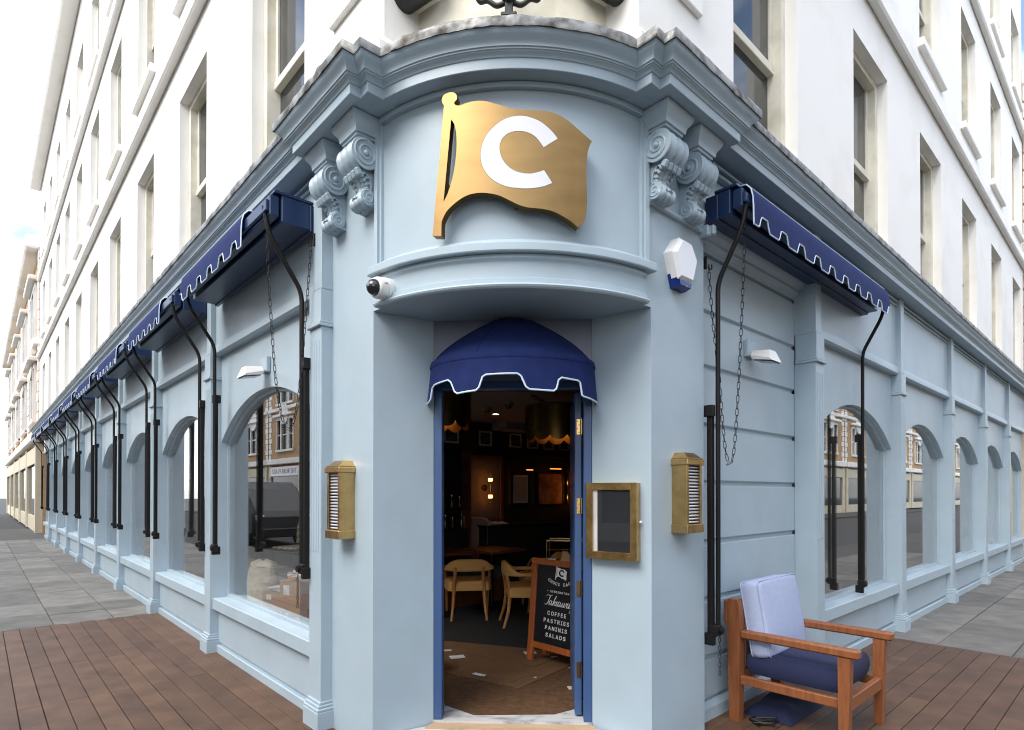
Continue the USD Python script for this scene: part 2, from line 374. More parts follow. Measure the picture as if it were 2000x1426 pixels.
# lower entablature over the door
low = [(-.02, 2.687), (.035, 2.687), (.047, 2.694), (.052, 2.703), (.048, 2.710), (.034, 2.713), (.030, 2.718), (.030, 2.744), (.026, 2.7465), (.014, 2.7465), (.012, 2.752), (.012, 2.833), (.016, 2.842), (.024, 2.849), (.030, 2.853), (.030, 2.862), (.023, 2.865), (.023, 2.876), (-.02, 2.876)]
obj(B, 'door_entablature', sweep(arc(-41.2, 41.2, step=1.2), low), 'wall_paint', 25)
obj(B, 'ledge', sweep(arc(-43.6, 43.6, step=1.2), [(-.02, 2.878), (.058, 2.878), (.062, 2.884), (.062, 2.921), (.058, 2.926), (.004, 2.962), (-.02, 2.962)]), 'wall_paint', 25)
obj(B, 'panel_moulding', sweep(arc(-42.2, 42.2, step=1.2), [(-.02, 3.770), (.028, 3.770), (.032, 3.775), (.032, 3.796), (.018, 3.806), (-.02, 3.806)]), 'wall_paint', 25)
for a0, a1 in ((-42.2, -40.6), (40.6, 42.2), (-40.55, -39.6), (39.6, 40.55)):
    pr = .032 if abs(a0 + a1) > 82 else .018
    obj(B, 'panel_moulding', sweep(arc(a0, a1, step=.8), [(-.02, 2.93), (pr, 2.93), (pr, 3.774), (-.02, 3.774)]), 'wall_paint', False)
# main cornice with its double breaks over the consoles
def cpath(e=0.0):
    T = lambda side, t, p: tuple(fp(side, t, p)[:2])
    q = [(TL, .07), (.48, .07), (.48, .135), (-.073, .135), (-.073, .07), (-.152, .07)]
    left = [T('L', *x) for x in q]; right = [T('R', *x) for x in q[::-1]]
    th = 37.3
    return left + arc(-th, th, step=1.5) + right
CP = cpath()
corn = [(.06, 3.800), (.117, 3.800), (.120, 3.803), (.120, 3.855), (.126, 3.857), (.129, 3.863), (.136, 3.871), (.145, 3.875), (.147, 3.879), (.154, 3.881), (.155, 3.888), (.162, 3.890), (.163, 3.898), (.168, 3.907), (.178, 3.918), (.191, 3.928), (.199, 3.938), (.203, 3.946), (.206, 3.948), (.206, 3.953), (.06, 3.965)]
def side_path(side, e=0.0):
    q = [(TL if side == 'L' else TR, .07), (.48, .07), (.48, .135), (-.073, .135), (-.073, .07), (-.152, .07), (-.152, -.20)]
    P = [tuple(fp(side, *x)[:2]) for x in q]
    return P if side == 'L' else P[::-1]
def three(prof, dz, **kw):
    ms = [sweep(arc(-44.5, 44.5, step=1.2), prof, **kw)]
    for side in 'LR': ms.append(sweep(dense(side_path(side)), [(a_, b_ - dz) for a_, b_ in prof], **kw))
    return ms
def dense(path, step=0.04):
    out = [path[0]]
    for a, b in zip(path[:-1], path[1:]):
        L = math.dist(a, b); k = max(1, int(L / step)) if L < 3 else max(1, int(L / .12))
        if L < .30: k = 1
        out += [(a[0] + (b[0] - a[0]) * i / k, a[1] + (b[1] - a[1]) * i / k) for i in range(1, k + 1)]
    return out
for m in three(corn, .0008): obj(B, 'cornice', m, 'wall_paint', 28)
obj(B, 'cornice_soffit', ext(Polygon(CP + [tuple(fp('R', TR, -.3)[:2]), (0, 1.2), tuple(fp('L', TL, -.3)[:2])]).buffer(.112, join_style=2), .05, 3.8015), 'wall_paint', False)
# lead flashing: a slightly wavy strip that follows the cornice
for lead in three([(.197, 3.9545), (.214, 3.951), (.2165, 3.962), (.217, 3.985), (.214, 4.001), (.206, 4.008), (.06, 4.020)], .0009, cap=False):
    lead = lead.subdivide() if len(lead.faces) < 2500 else lead
    v = np.array(lead.vertices); nz = meshkit.fbm(v * np.array([14, 14, 30]), 3, seed=3) - .5
    v[:, 2] += nz * .018; v[:, :2] += (meshkit.fbm(v * 22, 2, seed=8) - .5)[:, None] * .012
    obj(B, 'lead_flashing', trimesh.Trimesh(v, lead.faces, process=False), 'lead', 50)
obj(B, 'cornice_top', ext(Polygon(CP + [tuple(fp('R', TR, -.3)[:2]), (0, 1.2), tuple(fp('L', TL, -.3)[:2])]).buffer(.09, join_style=2), .03, 3.985), 'lead', False)
# consoles (scroll brackets), two on each pier
def volute(r, w, ribs=3):
    xs = np.linspace(-w / 2, w / 2, 37)
    prof = [(0, -w / 2)] + [(r * (.80 + .20 * abs(math.cos(math.pi * ribs * (x / w + .5)))) if abs(x) < w / 2 * .999 else r * .96, x) for x in xs] + [(0, w / 2)]
    return lathe(prof, 28, 'x')
def spiral(r, w, sgn, turns=2.1):
    a = np.linspace(0, turns * 2 * math.pi, 50); rr = r * (0.84 - .70 * a / a[-1])
    return tube(np.column_stack([np.full(50, sgn * w / 2), -np.sin(a) * rr * sgn, np.cos(a) * rr]), .0065 * r / .09, 6)
def console(parent):
    c = holder(parent, 'console')
    def P(name, m, s=35): obj(c, name, m, 'wall_paint', s)
    # abacus: a cyma block with a fillet below
    prof = [(.0, -.118), (.095, -.118), (.097, -.102), (.110, -.100), (.112, -.082), (.118, -.064), (.133, -.045), (.143, -.025), (.146, -.002), (.0, -.002)]
    ab = []
    path = [(-.1, .02), (-.1, .0 - .0), (.1, .0), (.1, .02)]
    m = sweep([(-.088, .03), (-.088, -.042), (.088, -.042), (.088, .03)], [(q[0] * 1.0 - .045 if False else q[0] - .095, q[1]) for q in prof] )
    ab.append(m); ab.append(bx(-.09, .09, -.046, .03, -.116, -.003))
    # the outward set of the block: scale in depth so that it stands .19 proud
    A = cat_(ab); vv = np.array(A.vertices)
    vv[:, 1] = np.where(vv[:, 1] < .0, vv[:, 1] * (1.0) - .098 * np.clip(-vv[:, 1] / .042, 0, 1), vv[:, 1])
    P('abacus', trimesh.Trimesh(vv, A.faces, process=False), 25)
    up = mv(volute(.094, .196), 0, -.088, -.212); P('scroll', [up])
    for s in (-1, 1): P('spiral', mv(spiral(.094, .198, s), 0, -.088, -.212))
    for s in (-1, 1): P('scroll_eye', mv(trimesh.creation.icosphere(2, .017), s * .098, -.088, -.212))
    lo = mv(volute(.050, .150), 0, -.058, -.452); P('scroll', [lo])
    for s in (-1, 1): P('spiral', mv(spiral(.050, .152, s, 1.6), 0, -.058, -.452))
    # S shaped body in side view
    body = Polygon([(0.02, -.14), (-.09, -.15), (-.150, -.235), (-.118, -.30), (-.075, -.318), (-.048, -.345), (-.040, -.39), (-.058, -.425), (-.075, -.46), (-.04, -.498), (.0, -.502), (.02, -.50)])
    body = body.buffer(-.012).buffer(.012)
    b = xf(ext(body, .130, -.065), np.array([[0, 0, 1, 0], [1, 0, 0, 0], [0, 1, 0, 0], [0, 0, 0, 1.]])); fixwind(b)
    P('bracket_body', b)
    P('bracket_core', cb(-.056, .056, -.066, 0, -.465, -.30, .008))
    rim = body.exterior.buffer(.007).intersection(body.buffer(.001))
    for s in (-1, 1):
        rb = xf(ext(rim, .012, -.006), np.array([[0, 0, 1, s * .066], [1, 0, 0, 0], [0, 1, 0, 0], [0, 0, 0, 1.]])); fixwind(rb)
        P('side_rib', rb)
    # row of small blocks under the drum
    for q in range(4): P('dentil', mv(rot(cb(-.016, .016, -.017, .017, -.02, .02, .005), 28, [1, 0, 0]), -.066 + .044 * q, -.122, -.318))
    # acanthus leaf
    nu, nv = 33, 41; V = np.zeros((nv, nu, 3))
    for i, vv_ in enumerate(np.linspace(0, 1, nv)):
        out = np.interp(vv_, [0, .08, .25, .5, .75, 1], [.126, .112, .080, .060, .066, .104]); z = np.interp(vv_, [0, .08, 1], [-.318, -.312, -.458])
        w = (.070 - .030 * vv_) * (1 + .13 * math.sin(vv_ * 2 * math.pi * 5.5))
        for j, u in enumerate(np.linspace(-1, 1, nu)):
            rel = .010 * math.cos(u * math.pi * 3.5 + 1.2 * vv_ * abs(u)) * (1 - .4 * abs(u)) - .020 * u * u + .008 * math.sin(vv_ * 34 - abs(u) * 3) * abs(u)
            V[i, j] = (u * w, -(out + rel), z)
    P('acanthus_leaf', shell(V[:, ::-1], .012), 60)
    for s in (-1, 1):
        for q in range(6):
            f = q / 5; P('leaf_lobe', mv(trimesh.creation.icosphere(2, .0125 - .003 * f), s * (.066 - .022 * f), -np.interp(f, [0, .5, 1], [.098, .056, .070]), -.332 - .10 * f), 60)
    # bulbs of the lower scroll, seen from the front
    for q in (-1, 0, 1): P('leaf_bulb', mv(trimesh.creation.icosphere(2, .034), q * .046, -.080, -.470), 60)
def place_part(parent_path, side, t, z):
    p = path_for(B, 'console')
    return p
CON = []
for side, ts, zt in (('L', (.030, .425), 3.798), ('R', (.025, .372), 3.798)):
    for t in ts:
        x = UsdGeom.Xform.Define(stage, path_for(B, 'console')); loc = fp(side, t, 0, zt)
        x.AddTranslateOp().Set(Gf.Vec3d(*map(float, loc))); x.AddRotateZOp().Set(at(side)); CON.append(x)
def console_parts(c):
    """parts straight under the console's own Xform"""
    global holder
    old = holder; holder = lambda parent, name: c
    try: console(B)
    finally: holder = old
for x in CON: console_parts(str(x.GetPath()))
# moulding strip under the right pair and small block at its end
obj(B, 'console_string', fbox('R', -.06, .60, -.02, .028, 3.288, 3.322, .010), 'wall_paint')
for k in range(2): obj(B, 'string_end_block', fbox('R', .545 + k * .05, .585 + k * .05, -.02, .065 + .012 * k, 3.262 + .02 * k, 3.335 + .012 * k, .008), 'wall_paint')

# ---- left facade: pilasters and shop window bays
PITCH = 2.5
def pilaster(side, t0, t1, pp=.08):
    h = obj(B, 'pilaster', [fbox(side, t0, t1, -.1, pp, 0.0, 2.705, .004)], 'wall_paint')
    # capital: roll and block
    obj(B, 'pilaster_capital', [fbox(side, t0 - .0, t1, -.09, pp + .004, 2.745, 2.955, .003), fbox(side, t0 - .012, t1 + .006, -.09, pp + .022, 2.705, 2.726, .009), fbox(side, t0 - .008, t1 + .004, -.09, pp + .012, 2.7265, 2.745, .006)], 'wall_paint')
    obj(B, 'pilaster_base', [fbox(side, t0 - .030, t1 + .02, -.08, pp + .035, 0.0, .150, .004), fbox(side, t0 - .028, t1 + .018, -.08, pp + .032, .1505, .172, .008), fbox(side, t0 - .018, t1 + .012, -.08, pp + .021, .1725, .192, .008), fbox(side, t0 - .009, t1 + .006, -.08, pp + .010, .1925, .212, .007)], 'wall_paint')
    for k in range(4):
        tt = t0 + (t1 - t0) * (.16 + .21 * k)
        obj(B, 'flute', fbox(side, tt, tt + .017, pp - .002, pp + .0035, 1.20, 2.62, .003), 'wall_paint')
    obj(B, 'upper_pilaster', fbox(side, t0, t0 + .125, -.1, pp, 2.956, 3.80, .004), 'wall_paint')
def arch_poly(t0, t1, z0, zs, zc, n=24):
    tm = (t0 + t1) / 2; h = (t1 - t0) / 2; s = zc - zs; R = (h * h + s * s) / (2 * s); cz = zc - R
    a0 = math.asin(h / R)
    return [(t0, z0)] + [(tm + R * math.sin(a), cz + R * math.cos(a)) for a in np.linspace(-a0, a0, n)] + [(t1, z0)]
def bay(side, ta, tb, inside=True):
    """a shop window with an arched head between two pilasters, a stall riser below and a frieze above"""
    wa, wb = ta + .02, tb - .02
    op = Polygon(arch_poly(ta - .005, tb + .005, .56, 2.085, 2.474))
    wallp = Polygon([(ta - .02, 0.0), (tb + .02, 0.0), (tb + .02, 2.94), (ta - .02, 2.94)]).difference(op)
    obj(B, 'bay_wall', fext(side, wallp, -.150, -.02), 'wall_paint', 20)
    fr = op.difference(op.buffer(-.030))
    fb = obj(B, 'window_frame', fext(side, fr, -.13, -.075), 'wall_paint', 20)
    obj(B, 'window_pane', fext(side, op.buffer(-.032), -.104, -.098), 'window_pane', False)
    obj(B, 'window_sill', fbox(side, ta, tb, -.09, .055, .452, .563, .006), 'wall_paint')
    obj(B, 'stall_riser', fbox(side, ta, tb, -.1, .0, .13, .45), 'wall_paint', False)
    obj(B, 'plinth', [fbox(side, ta, tb, -.1, .022, 0.0, .105, .006)], 'wall_paint')
    obj(B, 'fascia_moulding', xf(xf(ext(Polygon([(-.1, 2.935), (.035, 2.935), (.055, 2.95), (.055, 2.99), (.045, 3.03), (-.1, 3.03)]), tb - ta, ta), np.array([[0, 0, 1, 0], [1, 0, 0, 0], [0, 1, 0, 0], [0, 0, 0, 1.]])), FA[side]), 'wall_paint', 20)
    obj(B, 'fascia_wall', fbox(side, ta, tb + .2, -.1, .03, 3.031, 3.80), 'wall_paint', False)
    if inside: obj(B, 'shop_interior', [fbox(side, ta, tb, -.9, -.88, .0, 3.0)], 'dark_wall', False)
t = .55
for k in range(9):
    pilaster('L', t, t + .18)
    bay('L', t + .18, t + PITCH, inside=k > 0)
    t += PITCH
# ---- right facade: channelled courses, then bays
def rustic(ta, tb):
    zz = [.155, .447, .855, 1.252, 1.662, 2.063, 2.469, 2.853, 3.26]
    obj(B, 'wall_core', fbox('R', ta, tb, -.3, -.121, 0, 3.3), 'wall_paint', False)
    for a, b in zip(zz[:-1], zz[1:]):
        lo_, hi_ = a + .018, b - .020
        pr = Polygon([(-.122, lo_ - .012), (-.103, lo_), (-.099, lo_ + .004), (-.099, hi_ - .004), (-.103, hi_), (-.122, hi_ + .004)])
        obj(B, 'stone_course', xf(xf(ext(pr, tb - ta, ta), np.array([[0, 0, 1, 0], [1, 0, 0, 0], [0, 1, 0, 0], [0, 0, 0, 1.]])), FA['R']), 'wall_paint', False)
    obj(B, 'plinth', xf(xf(ext(Polygon([(-.2, 0), (-.068, 0), (-.068, .115), (-.098, .150), (-.2, .150)]), tb - ta, ta), np.array([[0, 0, 1, 0], [1, 0, 0, 0], [0, 1, 0, 0], [0, 0, 0, 1.]])), FA['R']), 'wall_paint', False)
    pr = [(-.2, 3.262), (-.09, 3.262), (-.085, 3.285), (-.06, 3.30), (-.05, 3.315), (-.05, 3.335), (-.02, 3.36), (0.0, 3.39), (.01, 3.40), (.01, 3.43), (-.2, 3.43)]
    obj(B, 'wall_moulding', xf(xf(ext(Polygon(pr), tb - ta, ta), np.array([[0, 0, 1, 0], [1, 0, 0, 0], [0, 1, 0, 0], [0, 0, 0, 1.]])), FA['R']), 'wall_paint', False)
    obj(B, 'fascia_wall', fbox('R', ta, tb, -.2, .0, 3.431, 3.80), 'wall_paint', False)
rustic(.602, 2.30)
t = 2.30
for k in range(5):
    pilaster('R', t, t + .18); bay('R', t + .18, t + PITCH); t += PITCH
# small bead mouldings under the cornice on the main walls
for side, ta, tb in (('L', .74, TL), ('R', .62, TR)):
    obj(B, 'frieze_bead', [fbox(side, ta, tb, .0, .062, 3.755, 3.775, .006), fbox(side, ta, tb, .0, .048, 3.715, 3.738, .006)], 'wall_paint')

# ---- upper storeys, white
def window_up(side, ta, tb, z0, z1):
    w = obj(B, 'sash_window', [fbox(side, ta, ta + .075, -.24, -.10, z0, z1, .004), fbox(side, tb - .075, tb, -.24, -.10, z0, z1, .004), fbox(side, ta + .075, tb - .075, -.24, -.10, z1 - .07, z1, .004), fbox(side, ta + .075, tb - .075, -.24, -.10, z0, z0 + .07, .004)], 'cream_stone')
    zm = (z0 + z1) / 2
    obj(w, 'sash_rail', fbox(side, ta + .076, tb - .076, -.235, -.165, zm - .04, zm + .03, .004), 'cream_stone')
    for a_, b_ in ((ta + .076, ta + .125), (tb - .125, tb - .076)): obj(w, 'sash_stile', fbox(side, a_, b_, -.215, -.175, zm + .031, z1 - .071, .003), 'cream_stone')
    obj(w, 'pane', fbox(side, ta + .126, tb - .126, -.199, -.193, zm + .031, z1 - .071), 'dark_glass', False)
    obj(w, 'pane', fbox(side, ta + .076, tb - .076, -.226, -.220, z0 + .071, zm - .041), 'dark_glass', False)
for side, T1 in (('L', TL), ('R', TR)):
    ops = []; zs = [(4.15, 6.25), (7.4, 9.3), (10.4, 12.1)]
    t = 1.02; wins = []
    while t + 1.1 < T1:
        for z0, z1 in zs: wins.append((t, t + 1.12, z0, z1))
        t += PITCH
    wall = sbox(-.12, 3.9, T1, UP)
    for w_ in wins: wall = wall.difference(sbox(w_[0], w_[2], w_[1], w_[3]))
    obj(B, 'upper_wall', fext(side, wall, -.30, 0.0), 'white_stucco', False)
    for w_ in wins: window_up(side, *w_)
    for w_ in wins[1:]:
        if w_[2] > 5 or w_[0] > 1.5: obj(B, 'upper_sill', fbox(side, w_[0] - .08, w_[1] + .08, -.12, .07, w_[2] - .09, w_[2] + .02, .01), 'white_stucco')
    # raised panels and string courses on the piers
    obj(B, 'raised_panel', fbox(side, .10, .545, .0, .035, 4.70, 6.6, .006), 'white_stucco')
    obj(B, 'pier_base', [hull([fp(side, t_, p_, z_) for t_, p_, z_ in ((-.16, .05, 3.98), (.98, .05, 3.98), (-.16, -.2, 3.98), (.98, -.2, 3.98), (-.16, .05, 4.23), (.98, .05, 4.23), (-.16, -.2, 4.23), (.98, -.2, 4.23), (-.115, .003, 4.30), (.975, .003, 4.30), (-.115, -.2, 4.30), (.975, -.2, 4.30))])], 'white_stucco', False)
    obj(B, 'string_course', fbox(side, -.12, T1, .0, .10, 6.75, 6.95, .02), 'white_stucco')
    obj(B, 'string_course', fbox(side, -.12, T1, .0, .10, 9.75, 9.95, .02), 'white_stucco')
    obj(B, 'roof_cornice', fbox(side, -.12, T1, .0, .35, 13.3, 13.8, .04), 'white_stucco')
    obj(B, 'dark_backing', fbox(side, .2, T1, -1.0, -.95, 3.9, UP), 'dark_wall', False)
# recessed curved bay above the cornice, with a cream sill course
obj(B, 'upper_curved_wall', ext(Polygon(arc(-52, 52, .86) + arc(52, -52, .72)), UP - 3.95, 3.95), 'white_stucco', 25)
obj(B, 'sill_course', sweep(arc(-47, 47, .93, 1.5), [(-.1, 4.20), (.0, 4.20), (.012, 4.21), (.012, 4.255), (.030, 4.27), (.036, 4.285), (.036, 4.325), (.024, 4.345), (-.1, 4.36)]), 'cream_stone', 25)
obj(B, 'curved_blocking', sweep(arc(-47, 47, .93, 2), [(-.1, 3.99), (.03, 3.99), (.03, 4.199), (-.1, 4.199)]), 'cream_stone', 25)
obj(B, 'parapet_course', sweep(arc(-47, 47, .93, 2), [(-.1, 4.361), (.010, 4.361), (.010, 4.555), (.03, 4.56), (.03, 4.578), (-.1, 4.578)]), 'cream_stone', 25)
obj(B, 'roof', ext(Polygon([fp('L', TL, -.3)[:2], fp('L', -.1, -.3)[:2], fp('R', -.1, -.3)[:2], fp('R', TR, -.3)[:2], fp('R', TR, -12)[:2], fp('L', TL, -12)[:2]]).convex_hull, .2, UP - .3), 'lead', False)
obj(B, 'rear_wall', [fbox('L', TL - .05, TL, -12, -.3, 0, UP - .3), fbox('R', TR - .05, TR, -12, -.3, 0, UP - .3)], 'white_stucco', False)

# ---- doorway: frame, transom panel, open door leaf
fz = .155
for sx in (-1, 1):
    obj(B, 'door_post', cb(sx * .448, sx * .501, .2135, .285, fz, 2.252, .004), 'blue_frame')
obj(B, 'door_lintel', cb(-.501, .501, .2135, .285, 2.253, 2.30, .004), 'blue_frame')
obj(B, 'transom_panel', bx(-.501, .501, .2175, .285, 2.301, 2.689), 'transom_grey', False)
leaf = obj(B, 'door_leaf', rot(cb(.398, .443, .30, 1.15, fz + .012, 2.245, .004), -1.0, [0, 0, 1], (.44, .3, 0)), 'blue_frame')
for hz in (2.02, 1.51, .98, .46):
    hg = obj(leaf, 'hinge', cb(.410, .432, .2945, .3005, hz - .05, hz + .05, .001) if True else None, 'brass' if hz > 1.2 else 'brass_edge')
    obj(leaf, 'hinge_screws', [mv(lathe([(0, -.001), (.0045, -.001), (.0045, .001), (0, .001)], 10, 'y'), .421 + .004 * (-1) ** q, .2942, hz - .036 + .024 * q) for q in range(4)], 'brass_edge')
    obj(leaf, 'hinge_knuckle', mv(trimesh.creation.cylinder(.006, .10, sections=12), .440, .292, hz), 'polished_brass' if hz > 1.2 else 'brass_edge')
obj(B, 'door_closer_arm', [tube([(.12, .36, 2.235), (.20, .42, 2.20)], .010, 6), tube([(.20, .42, 2.20), (.415, .52, 2.205)], .004, 6)], 'black_metal')
obj(B, 'threshold', ext(Polygon([(-.501, .205), (.501, .205), (.501, .60), (.45, .60), (.45, .47), (.268, .335), (-.254, .30), (-.47, .47), (-.47, .60), (-.501, .60)]).buffer(0), .025, .1305), 'marble', False)
obj(B, 'threshold_step', ext(Polygon([(-.8, .02), (-.5, .2), (-.5, .6), (.5, .6), (.5, .2), (.8, .02)]), .0875, .0425), 'marble', False)
obj(B, 'door_step_board', ext(Polygon([(-.545, .13), (.53, .13), (.5015, .2035), (-.5015, .2035)]).buffer(-.004).buffer(.004), .062, .08), 'pale_board', False)
# ================================================================== ROOM BEHIND THE DOOR
def uv(u, v): return ((u - v) * S, (u + v) * S)        # u along the right-hand street, v away from it
CEIL = 2.585
room = Polygon([uv(-.42, .80), uv(-.42, 3.82), uv(8.5, 3.82), uv(8.5, -.22), uv(.60, -.22)])
obj(B, 'room_floor', ext(room, .10, .0495), 'carpet', False)
obj(B, 'room_ceiling', ext(room, .10, CEIL), 'ceiling_paint', False)
AW = np.array([[S, -S, 0, 0], [S, S, 0, 0], [0, 0, 1, 0], [0, 0, 0, 1.]])     # (u, v, z) -> world
def ubox(u0, u1, v0, v1, z0, z1, c=0.0): return xf(cb(u0, u1, v0, v1, z0, z1, c) if c else bx(u0, u1, v0, v1, z0, z1), AW)
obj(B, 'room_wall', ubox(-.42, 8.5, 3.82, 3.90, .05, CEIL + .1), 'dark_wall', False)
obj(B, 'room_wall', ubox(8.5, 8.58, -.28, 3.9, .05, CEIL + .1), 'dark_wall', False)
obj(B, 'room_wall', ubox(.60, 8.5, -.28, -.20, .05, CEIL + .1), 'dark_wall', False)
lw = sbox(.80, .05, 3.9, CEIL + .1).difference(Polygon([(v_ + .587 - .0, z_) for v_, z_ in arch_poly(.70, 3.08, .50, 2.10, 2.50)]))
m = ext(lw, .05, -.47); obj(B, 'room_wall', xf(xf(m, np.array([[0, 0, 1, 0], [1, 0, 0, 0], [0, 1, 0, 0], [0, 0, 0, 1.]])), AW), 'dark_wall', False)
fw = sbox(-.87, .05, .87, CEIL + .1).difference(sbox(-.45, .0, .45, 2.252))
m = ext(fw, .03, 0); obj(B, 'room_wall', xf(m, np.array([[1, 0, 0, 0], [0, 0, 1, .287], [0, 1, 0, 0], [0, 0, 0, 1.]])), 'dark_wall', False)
obj(B, 'window_ledge', ubox(-.41, .36, 1.30, 3.80, .40, .43, .004), 'navy_metal')
obj(B, 'window_ledge_front', ubox(.33, .36, 1.30, 3.80, .15, .399), 'dark_wall', False)
# panelling on the long wall
wp = obj(B, 'wall_panel', ubox(2.62, 3.25, 3.803, 3.819, 1.21, 2.07), 'grass_cloth', False)
for a, b, z0, z1 in ((2.56, 2.615, 1.16, 2.12), (3.255, 3.31, 1.16, 2.12)): obj(B, 'wall_panel_trim', ubox(a, b, 3.79, 3.819, z0, z1, .004), 'walnut')
obj(B, 'wall_panel_trim', [ubox(2.616, 3.254, 3.79, 3.819, 2.075, 2.12, .004), ubox(2.616, 3.254, 3.79, 3.819, 1.16, 1.205, .004)], 'walnut')
for u in (3.44, 3.47, 3.93, 4.67): obj(B, 'brass_strip', ubox(u, u + .014, 3.775, 3.819, 1.40, 1.92), 'polished_brass', False)
obj(B, 'wall_rail', ubox(2.0, 8.4, 3.80, 3.819, 2.14, 2.17, .004), 'dark_wall')
obj(B, 'ceiling_step', ubox(3.1, 8.4, 3.5, 3.81, CEIL - .10, CEIL), 'ceiling_paint', False)

# ================================================================== THINGS ON THE FACADE
# ---- flag sign
OUT = [(-0.412, 2.979), (-0.345, 3.663), (-0.345, 3.67), (-0.355, 3.687), (-0.357, 3.706), (-0.347, 3.724), (-0.325, 3.732), (-0.302, 3.732), (-0.282, 3.723), (-0.271, 3.708), (-0.271, 3.689), (-0.282, 3.679), (-0.288, 3.671), (-0.276, 3.656), (-0.253, 3.653), (-0.228, 3.658), (-0.196, 3.663), (-0.165, 3.664), (-0.128, 3.661), (-0.091, 3.651), (-0.042, 3.634), (0.006, 3.618), (0.055, 3.608), (0.109, 3.604), (0.169, 3.605), (0.218, 3.602), (0.255, 3.595), (0.293, 3.581), (0.331, 3.562), (0.369, 3.537), (0.408, 3.511), (0.461, 3.477), (0.448, 3.452), (0.436, 3.416), (0.43, 3.377), (0.427, 3.328), (0.428, 3.266), (0.431, 3.205), (0.432, 3.156), (0.429, 3.101), (0.421, 3.056), (0.405, 3.027), (0.381, 3.004), (0.343, 3.032), (0.293, 3.057), (0.249, 3.075), (0.2, 3.085), (0.151, 3.089), (0.109, 3.092), (0.067, 3.103), (0.018, 3.126), (-0.03, 3.151), (-0.072, 3.165), (-0.121, 3.174), (-0.164, 3.176), (-0.208, 3.17), (-0.246, 3.156), (-0.285, 3.133), (-0.325, 3.102), (-0.348, 3.068), (-0.358, 3.039), (-0.36, 2.971)]
HOLE = [(-0.303, 3.587), (-0.347, 3.151), (-0.325, 3.188), (-0.305, 3.24), (-0.289, 3.299), (-0.278, 3.365), (-0.272, 3.438), (-0.274, 3.506), (-0.285, 3.557)]
LET = [(0.268, 3.463), (0.237, 3.499), (0.188, 3.538), (0.139, 3.561), (0.079, 3.573), (0.018, 3.567), (-0.03, 3.548), (-0.072, 3.517), (-0.109, 3.477), (-0.132, 3.43), (-0.14, 3.379), (-0.135, 3.33), (-0.115, 3.286), (-0.084, 3.248), (-0.042, 3.218), (0.012, 3.198), (0.079, 3.191), (0.139, 3.194), (0.194, 3.206), (0.239, 3.226), (0.195, 3.291), (0.157, 3.277), (0.115, 3.269), (0.073, 3.274), (0.031, 3.289), (-0.006, 3.32), (-0.03, 3.36), (-0.039, 3.403), (-0.033, 3.439), (-0.012, 3.468), (0.018, 3.486), (0.055, 3.493), (0.097, 3.489), (0.139, 3.472), (0.169, 3.443), (0.193, 3.411)]
XZ = np.array([[1, 0, 0, 0], [0, 0, -1, 0], [0, 1, 0, 0], [0, 0, 0, 1.]])     # polygon (x, z) extruded towards the viewer (-y)
def smooth_poly(pts, corners=(), per=4):
    """Catmull-Rom through the points, keeping the listed corners sharp"""
    n = len(pts); cs = sorted(corners) or [0]; out = []
    for a, b in zip(cs, cs[1:] + [cs[0] + n]):
        seg = [pts[i % n] for i in range(a, b + 1)]
        out += [tuple(q) for q in (spline(seg, per)[:-1] if len(seg) > 2 else np.array(seg[:-1]))]
    return out
def xzext(poly, y_front, depth):
    A = XZ.copy(); A[1, 3] = y_front + depth
    return xf(ext(poly, depth), A)
RF = R0 + .088
def bend(m, fine=.03):
    """a plate laid out flat in (arc length, z), depth from y = 0 inwards, bent to the curve of the wall"""
    v, f = trimesh.remesh.subdivide_to_size(m.vertices, m.faces, fine)
    a_ = v[:, 0] / RF; r_ = RF - v[:, 1]
    return trimesh.Trimesh(np.column_stack([r_ * np.sin(a_), YC - r_ * np.cos(a_) - (YC - RF), v[:, 2] - 3.3]), f, process=True)
sg = thing('flag_sign', 'large brass flag shaped sign with a white letter C above the door', 'sign', (0, YC - RF, 3.3))
po = Polygon(smooth_poly(OUT, (0, 1, 12, 13, 31, 42, 61))).buffer(0); ph = Polygon(smooth_poly(HOLE, (0, 1))).buffer(0); pc = Polygon(smooth_poly(LET, (0, 19, 20, 35))).buffer(0)
obj(sg, 'flag_face', bend(xzext(po.difference(ph).difference(pc.buffer(.0016)), .0, .004)), 'brushed_brass', 30)
obj(sg, 'flag_body', bend(xzext(po.difference(ph), .0042, .042)), 'brass_edge', 30)
obj(sg, 'letter', bend(xzext(pc, -.0008, .0048)), 'letter_white', 30)
for x_, z_ in ((-.33, 3.25), (-.2, 3.5), (.05, 3.13), (.3, 3.2), (.3, 3.45)):
    a_ = x_ / RF; obj(sg, 'standoff', tube([((RF - q) * math.sin(a_), RF - (RF - q) * math.cos(a_), z_ - 3.3) for q in (.045, .10)], .012, 12), 'brass_edge')

# ---- dome canopy over the door
dc = thing('dome_canopy', 'navy blue canvas dome canopy with pale scalloped trim over the door', 'canopy', (0, .215, 2.37))
NU, NV = 97, 33
def dk(s): return .80 * max(0, 1 - s ** 1.3) ** .9 + .20
def rim(u, k=1.0): return (-.512 * math.cos(u) * k, -.40 * math.sin(u) * k)
V = np.zeros((NU, NV, 3)); seams = [math.pi * q / 5 for q in (1, 2, 3, 4)]
seams = [.42, 1.18, 1.96, 2.72]
for i, u in enumerate(np.linspace(0, math.pi, NU)):
    near = min(abs(u - s) for s in seams + [0, math.pi]); flat = 1 - .018 * min(1, near / .35)
    for j, s in enumerate(np.linspace(0, 1, NV)):
        k = dk(s) * (1 - (1 - flat) * min(1, s * 4) * 1)
        x, y = rim(u, k); V[i, j] = (x, y, .018 + .292 * s)
obj(dc, 'dome', shell(V, .003), 'navy_canvas', 50)
